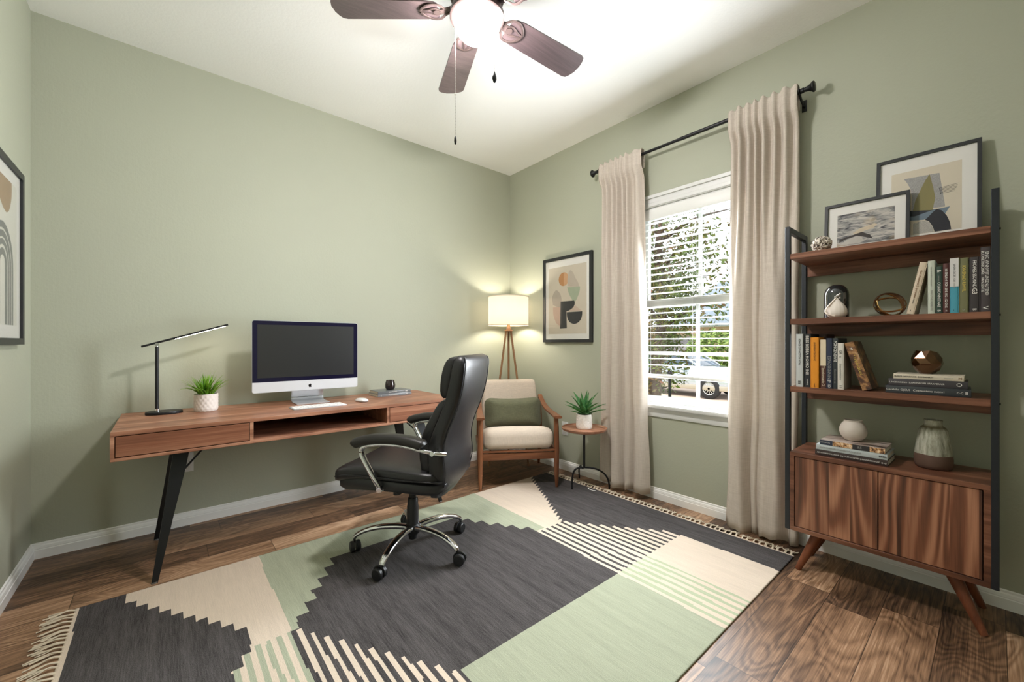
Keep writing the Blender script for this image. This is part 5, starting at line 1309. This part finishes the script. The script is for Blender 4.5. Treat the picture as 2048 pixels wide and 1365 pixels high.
# car: local +x forward (towards -y), width along local y
car = Thing('car', 'light silver car with a large alloy wheel parked on the street outside the window', 'car', (12.55, 4.65, GZ), R(-90))
M_carp = pm('silver_car_paint', (186, 198, 214), .22, .45, coat=1); M_cargl = pm('car_glass', (70, 84, 100), .05, .2, spec=.8); M_tyre = pm('tyre_rubber', (38, 38, 40), .85)
M_lowp = pm('tan_lower_paint', (176, 168, 156), .35, .3)
def carsec(x, pts):   # pts: (halfwidth, z) from bottom up
    return [(x, -a, z) for a, z in pts] + [(x, a, z) for a, z in pts[::-1]]
bm = BM()
st_ = [(-2.55, .80, .55, 1.00), (-2.50, .88, .42, 1.08), (-2.2, .93, .36, 1.12), (-1.2, .95, .34, 1.12), (.4, .95, .34, 1.10), (.85, .95, .34, 1.09), (1.3, .94, .34, 1.05), (1.9, .92, .36, 1.0), (2.2, .86, .40, .95), (2.36, .74, .46, .86), (2.40, .66, .5, .76)]
loft(bm, [carsec(x, [(hw * .92, z0), (hw * .99, z0 + .12), (hw, (z0 + z1) / 2), (hw * .985, z1 - .10), (hw * .93, z1 - .02), (hw * .80, z1 + .015)]) for x, hw, z0, z1 in st_]); bod = car.part('body', bm, M_carp, world=False, smooth=40)
bm = BM()
cs = [(-1.55, .80, .72, 1.08, 1.13), (-1.38, .82, .66, 1.08, 1.42), (-1.1, .83, .64, 1.08, 1.50), (-.4, .84, .65, 1.08, 1.54), (.2, .84, .64, 1.08, 1.52), (.45, .84, .62, 1.08, 1.44), (1.05, .80, .74, 1.06, 1.11)]
loft(bm, [carsec(x, [(a, z0), ((a + b_) / 2, (z0 + z1) / 2 + .02), (b_, z1 - .03), (b_ * .8, z1)]) for x, a, b_, z0, z1 in cs]); gh = car.part('cabin_glass', bm, M_cargl, world=False, smooth=40)
bm = BM()
loft(bm, [carsec(x, [(b_ * 1.0, z1 - .045), (b_ * 1.02, z1 - .02), (b_ * .8, z1 + .012)]) for x, a, b_, z0, z1 in cs[1:6]])
for s in (-1, 1):
    for (xa, za, xb, zb_) in ((-1.58, 1.10, -1.32, 1.44), (-.38, 1.08, -.36, 1.52), (.42, 1.46, 1.03, 1.10), (-1.5, 1.1, -1.0, 1.1)):
        rod(bm, (xa, s * .82, za), (xb, s * (.82 if zb_ < 1.2 else .66), zb_), .035, .035, 8)
car.part('roof_and_pillars', bm, M_carp, world=False, smooth=40)
bm = BM()
for s in (-1, 1): box(bm, -2.3, 2.05, s * .90 - .05, s * .90 + .05, .30, .47, .02)
car.part('lower_cladding', bm, M_lowp, world=False)
for s in (-1, 1):
    bm = BM(); cushion(bm, .62, s * 1.05, 1.14, .07, .11, .075, 8, .3); box(bm, .60, .66, s * .90, s * 1.0, 1.08, 1.12, .01); car.part('wing_mirror', bm, M_carp, world=False)
    bm = BM()
    for x in (-1.4, -.4, .55): box(bm, x - .006, x + .006, s * .945, s * .957, .42, 1.06)
    car.part('door_seams', bm, M_tyre, world=False)
    bm = BM()
    for x in (-.62, .30): box(bm, x - .10, x + .08, s * .945, s * .972, .94, .965, .006)
    car.part('door_handles', bm, M_carp, world=False)
    bm = BM(); box(bm, 2.08, 2.30, s * .74, s * .90, .80, .90, .02); car.part('headlight', bm, pm('headlight', (120, 130, 150), .1, spec=.8), world=False)
    for x in (1.42, -1.35):
        yw = s * .86
        bm = BM(); prf = [(.22, -.11), (.335, -.11), (.362, -.08), (.362, .08), (.335, .11), (.22, .11)]
        seg = 40; rings = []
        for r, d in prf: rings.append([(x + r * math.cos(2 * PI * i / seg), yw + d, .362 + r * math.sin(2 * PI * i / seg)) for i in range(seg)])
        rings.append(rings[0]); loft(bm, rings, cap=False); whl = car.part('tyre', bm, M_tyre, world=False, smooth=50)
        bm = BM(); yf = yw + s * .06
        sweep(bm, [(x + .225 * math.cos(2 * PI * i / 40), yf, .362 + .225 * math.sin(2 * PI * i / 40)) for i in range(40)], .03, .012, 8, closed=True, up=(0, 1, 0))
        for k in range(12):
            t_ = 2 * PI * k / 12; rod(bm, (x + .03 * math.cos(t_), yf + s * .01, .362 + .03 * math.sin(t_)), (x + .22 * math.cos(t_ + .06), yf, .362 + .22 * math.sin(t_ + .06)), .018, .011, 6)
        rod(bm, (x, yf - s * .02, .362), (x, yf + s * .03, .362), .045, .04, 16); car.part('alloy_rim', bm, pm('alloy', (212, 210, 206), .3, .5), whl, world=False)
        bm = BM(); rod(bm, (x, yw - .05 * s, .362), (x, yw - .0 * s, .362), .23, .23, 24); car.part('wheel_well', bm, pm('dark_well', (30, 30, 32), .9), whl, world=False)

# house across the street
hs_ = Thing('house', 'pale house with a grey garage and light roof across the street', 'house', (27, 12.5, GZ))
M_roof = pm('pale_roof', (196, 206, 218), .7, var=(1, .1), stretch=(.3, .3, 8)); M_brick = pm('tan_brick', (198, 172, 150), .9, var=(6, .1)); M_gar = pm('garage_grey', (142, 142, 152), .7)
bm = BM(); box(bm, 25.2, 34, 4, 22, GZ, GZ + 3.1); hw_ = hs_.part('walls', bm, M_brick, smooth=0)
bm = BM(); prism(bm, [(24.4, GZ + 3.0), (24.4, GZ + 3.2), (29.6, GZ + 5.6), (34.8, GZ + 3.2), (34.8, GZ + 3.0)], lambda u, v, d: (u, d, v), 3.4, 22.6); hs_.part('roof', bm, M_roof, smooth=0)
bm = BM(); prism(bm, [(3.6, GZ + 3.1), (12.4, GZ + 3.1), (8.0, GZ + 5.9)], lambda u, v, d: (d, u, v), 24.2, 29); hs_.part('gable_roof', bm, pm('gable_blue', (150, 164, 184), .7), smooth=0)
bm = BM(); box(bm, 25.12, 25.22, 10.4, 14.4, GZ, GZ + 2.4); hs_.part('garage_door', bm, M_gar, smooth=0)
bm = BM(); box(bm, 25.14, 25.24, 5.2, 7.2, GZ + .9, GZ + 2.2); hs_.part('front_window', bm, M_cargl, smooth=0)

def foliage(bm, c, rad, n, rnd, size, up_=.3, shell=.35, hang=0):
    for _ in range(n):
        while True:
            p = Vector((rnd.uniform(-1, 1), rnd.uniform(-1, 1), rnd.uniform(-1, 1)))
            if shell < p.length < 1: break
        q = Vector((c[0] + p.x * rad[0], c[1] + p.y * rad[1], c[2] + p.z * rad[2]))
        d = Vector((rnd.uniform(-1, 1), rnd.uniform(-1, 1), rnd.uniform(-1, 1) * .7 - hang)).normalized(); s = d.orthogonal().normalized()
        s = (Matrix.Rotation(rnd.uniform(0, 2 * PI), 3, d) @ s); L = size * rnd.uniform(.6, 1.3); w_ = L * .2
        a = q; b_ = q + d * L * .5 + s * w_; c_ = q + d * L; e = q + d * L * .5 - s * w_
        bm.faces.new([bm.verts.new(v) for v in (a, b_, c_, e)])
def leafm(name, stops, sc=1.2):
    m = bpy.data.materials.new(name); m.use_nodes = True; g = N(m); b = g.n['Principled BSDF']
    g.l.new(g.ramp(g.noise(g.coord(), sc, 3), [(p, lin(c)) for p, c in stops]), b.inputs['Base Color']); b.inputs['Roughness'].default_value = .6
    return m
M_tree = leafm('tree_leaves', [(.36, (44, 66, 16)), (.50, (88, 108, 30)), (.60, (110, 90, 44)), (.70, (128, 72, 58))], 1.5)
M_bark = pm('bark', (74, 58, 46), .95, bump=(20, .6, .02), var=(8, .3))
rnd = random.Random(21)
tr_ = Thing('leafy_tree', 'leafy tree with green and reddish leaves close outside the window', 'tree', (3.9, .75, GZ))
bm = BM(); tk = spline([(3.9, .75, GZ), (3.85, .7, .4), (3.95, .62, 1.5), (3.8, .6, 2.6), (3.9, .5, 3.6)], 5); sweep(bm, tk, [.14 - .1 * i / len(tk) for i in range(len(tk))], None, 10)
for k in range(16):
    z = .9 + k * .19; a = k * 2.4; p0 = Vector((3.88, .65, z)); p1 = p0 + Vector((math.cos(a) * 1.1, math.sin(a) * 1.1, .45)); sweep(bm, spline([p0, (p0 + p1) / 2 + Vector((0, 0, .12)), p1], 4), [.04, .036, .03, .028, .024, .02, .016, .012, .008], None, 6)
tr_.part('trunk', bm, M_bark)
bm = BM()
foliage(bm, (3.9, 1.1, 1.75), (1.25, 1.1, 1.0), 8000, rnd, .085)
foliage(bm, (3.9, 1.05, 3.0), (1.3, 1.35, 1.1), 4200, rnd, .09)
foliage(bm, (3.7, -.35, 2.1), (1.0, .9, .8), 1300, rnd, .09, hang=.5)
foliage(bm, (3.9, .9, .7), (1.0, .7, .6), 1800, rnd, .085)
foliage(bm, (3.9, -.3, 3.4), (1.2, 1.3, 1.3), 520, rnd, .1, hang=.3)
tr_.part('crown', bm, M_tree, smooth=0)
def bush(label, c, rad, n, mat_, size, group=None, name='shrub'):
    t = Thing(name, label, 'shrub', (c[0], c[1], GZ + .05), group=group)
    bm = BM(); foliage(bm, c, rad, n, rnd, size, shell=.6); t.part('leaves', bm, mat_, smooth=0)
    bm = BM(); rod(bm, (c[0], c[1], GZ), (c[0], c[1], c[2]), .06, .03, 8)
    for k in range(7):
        a = k * .9; rod(bm, (c[0], c[1], GZ + .2), (c[0] + math.cos(a) * rad[0] * .6, c[1] + math.sin(a) * rad[1] * .6, c[2] + rad[2] * .3), .025, .01, 6)
    t.part('stems', bm, M_bark)
M_hedge = leafm('hedge_leaves', [(.35, (72, 98, 44)), (.5, (118, 146, 70)), (.65, (170, 186, 110))], 3)
M_shr = leafm('shrub_leaves', [(.35, (74, 66, 22)), (.5, (120, 124, 44)), (.65, (176, 160, 92))], 3)
bush('rounded light green bush in front of the house across the street', (21.5, 7.2, .55), (1.5, 1.7, 1.3), 2600, M_hedge, .30)
bush('yellow-green shrub growing just beyond the street, left of the garage', (18.6, 10.6, .45), (1.3, 1.6, 1.3), 1500, M_shr, .26)
bush('dark green bush growing behind the parked car', (19.0, 15.2, .9), (1.4, 1.6, 1.8), 1800, M_tree, .28)
bm = BM(); rod(bm, (3.05, -.02, GZ), (3.05, -.02, .62), .022); bmesh.ops.create_icosphere(bm, subdivisions=2, radius=.04, matrix=Matrix.Translation((3.05, -.02, .64)))
single('garden_post', bm, M_black, 'thin black post standing in the yard outside the window', 'post', (3.05, -.02, GZ))
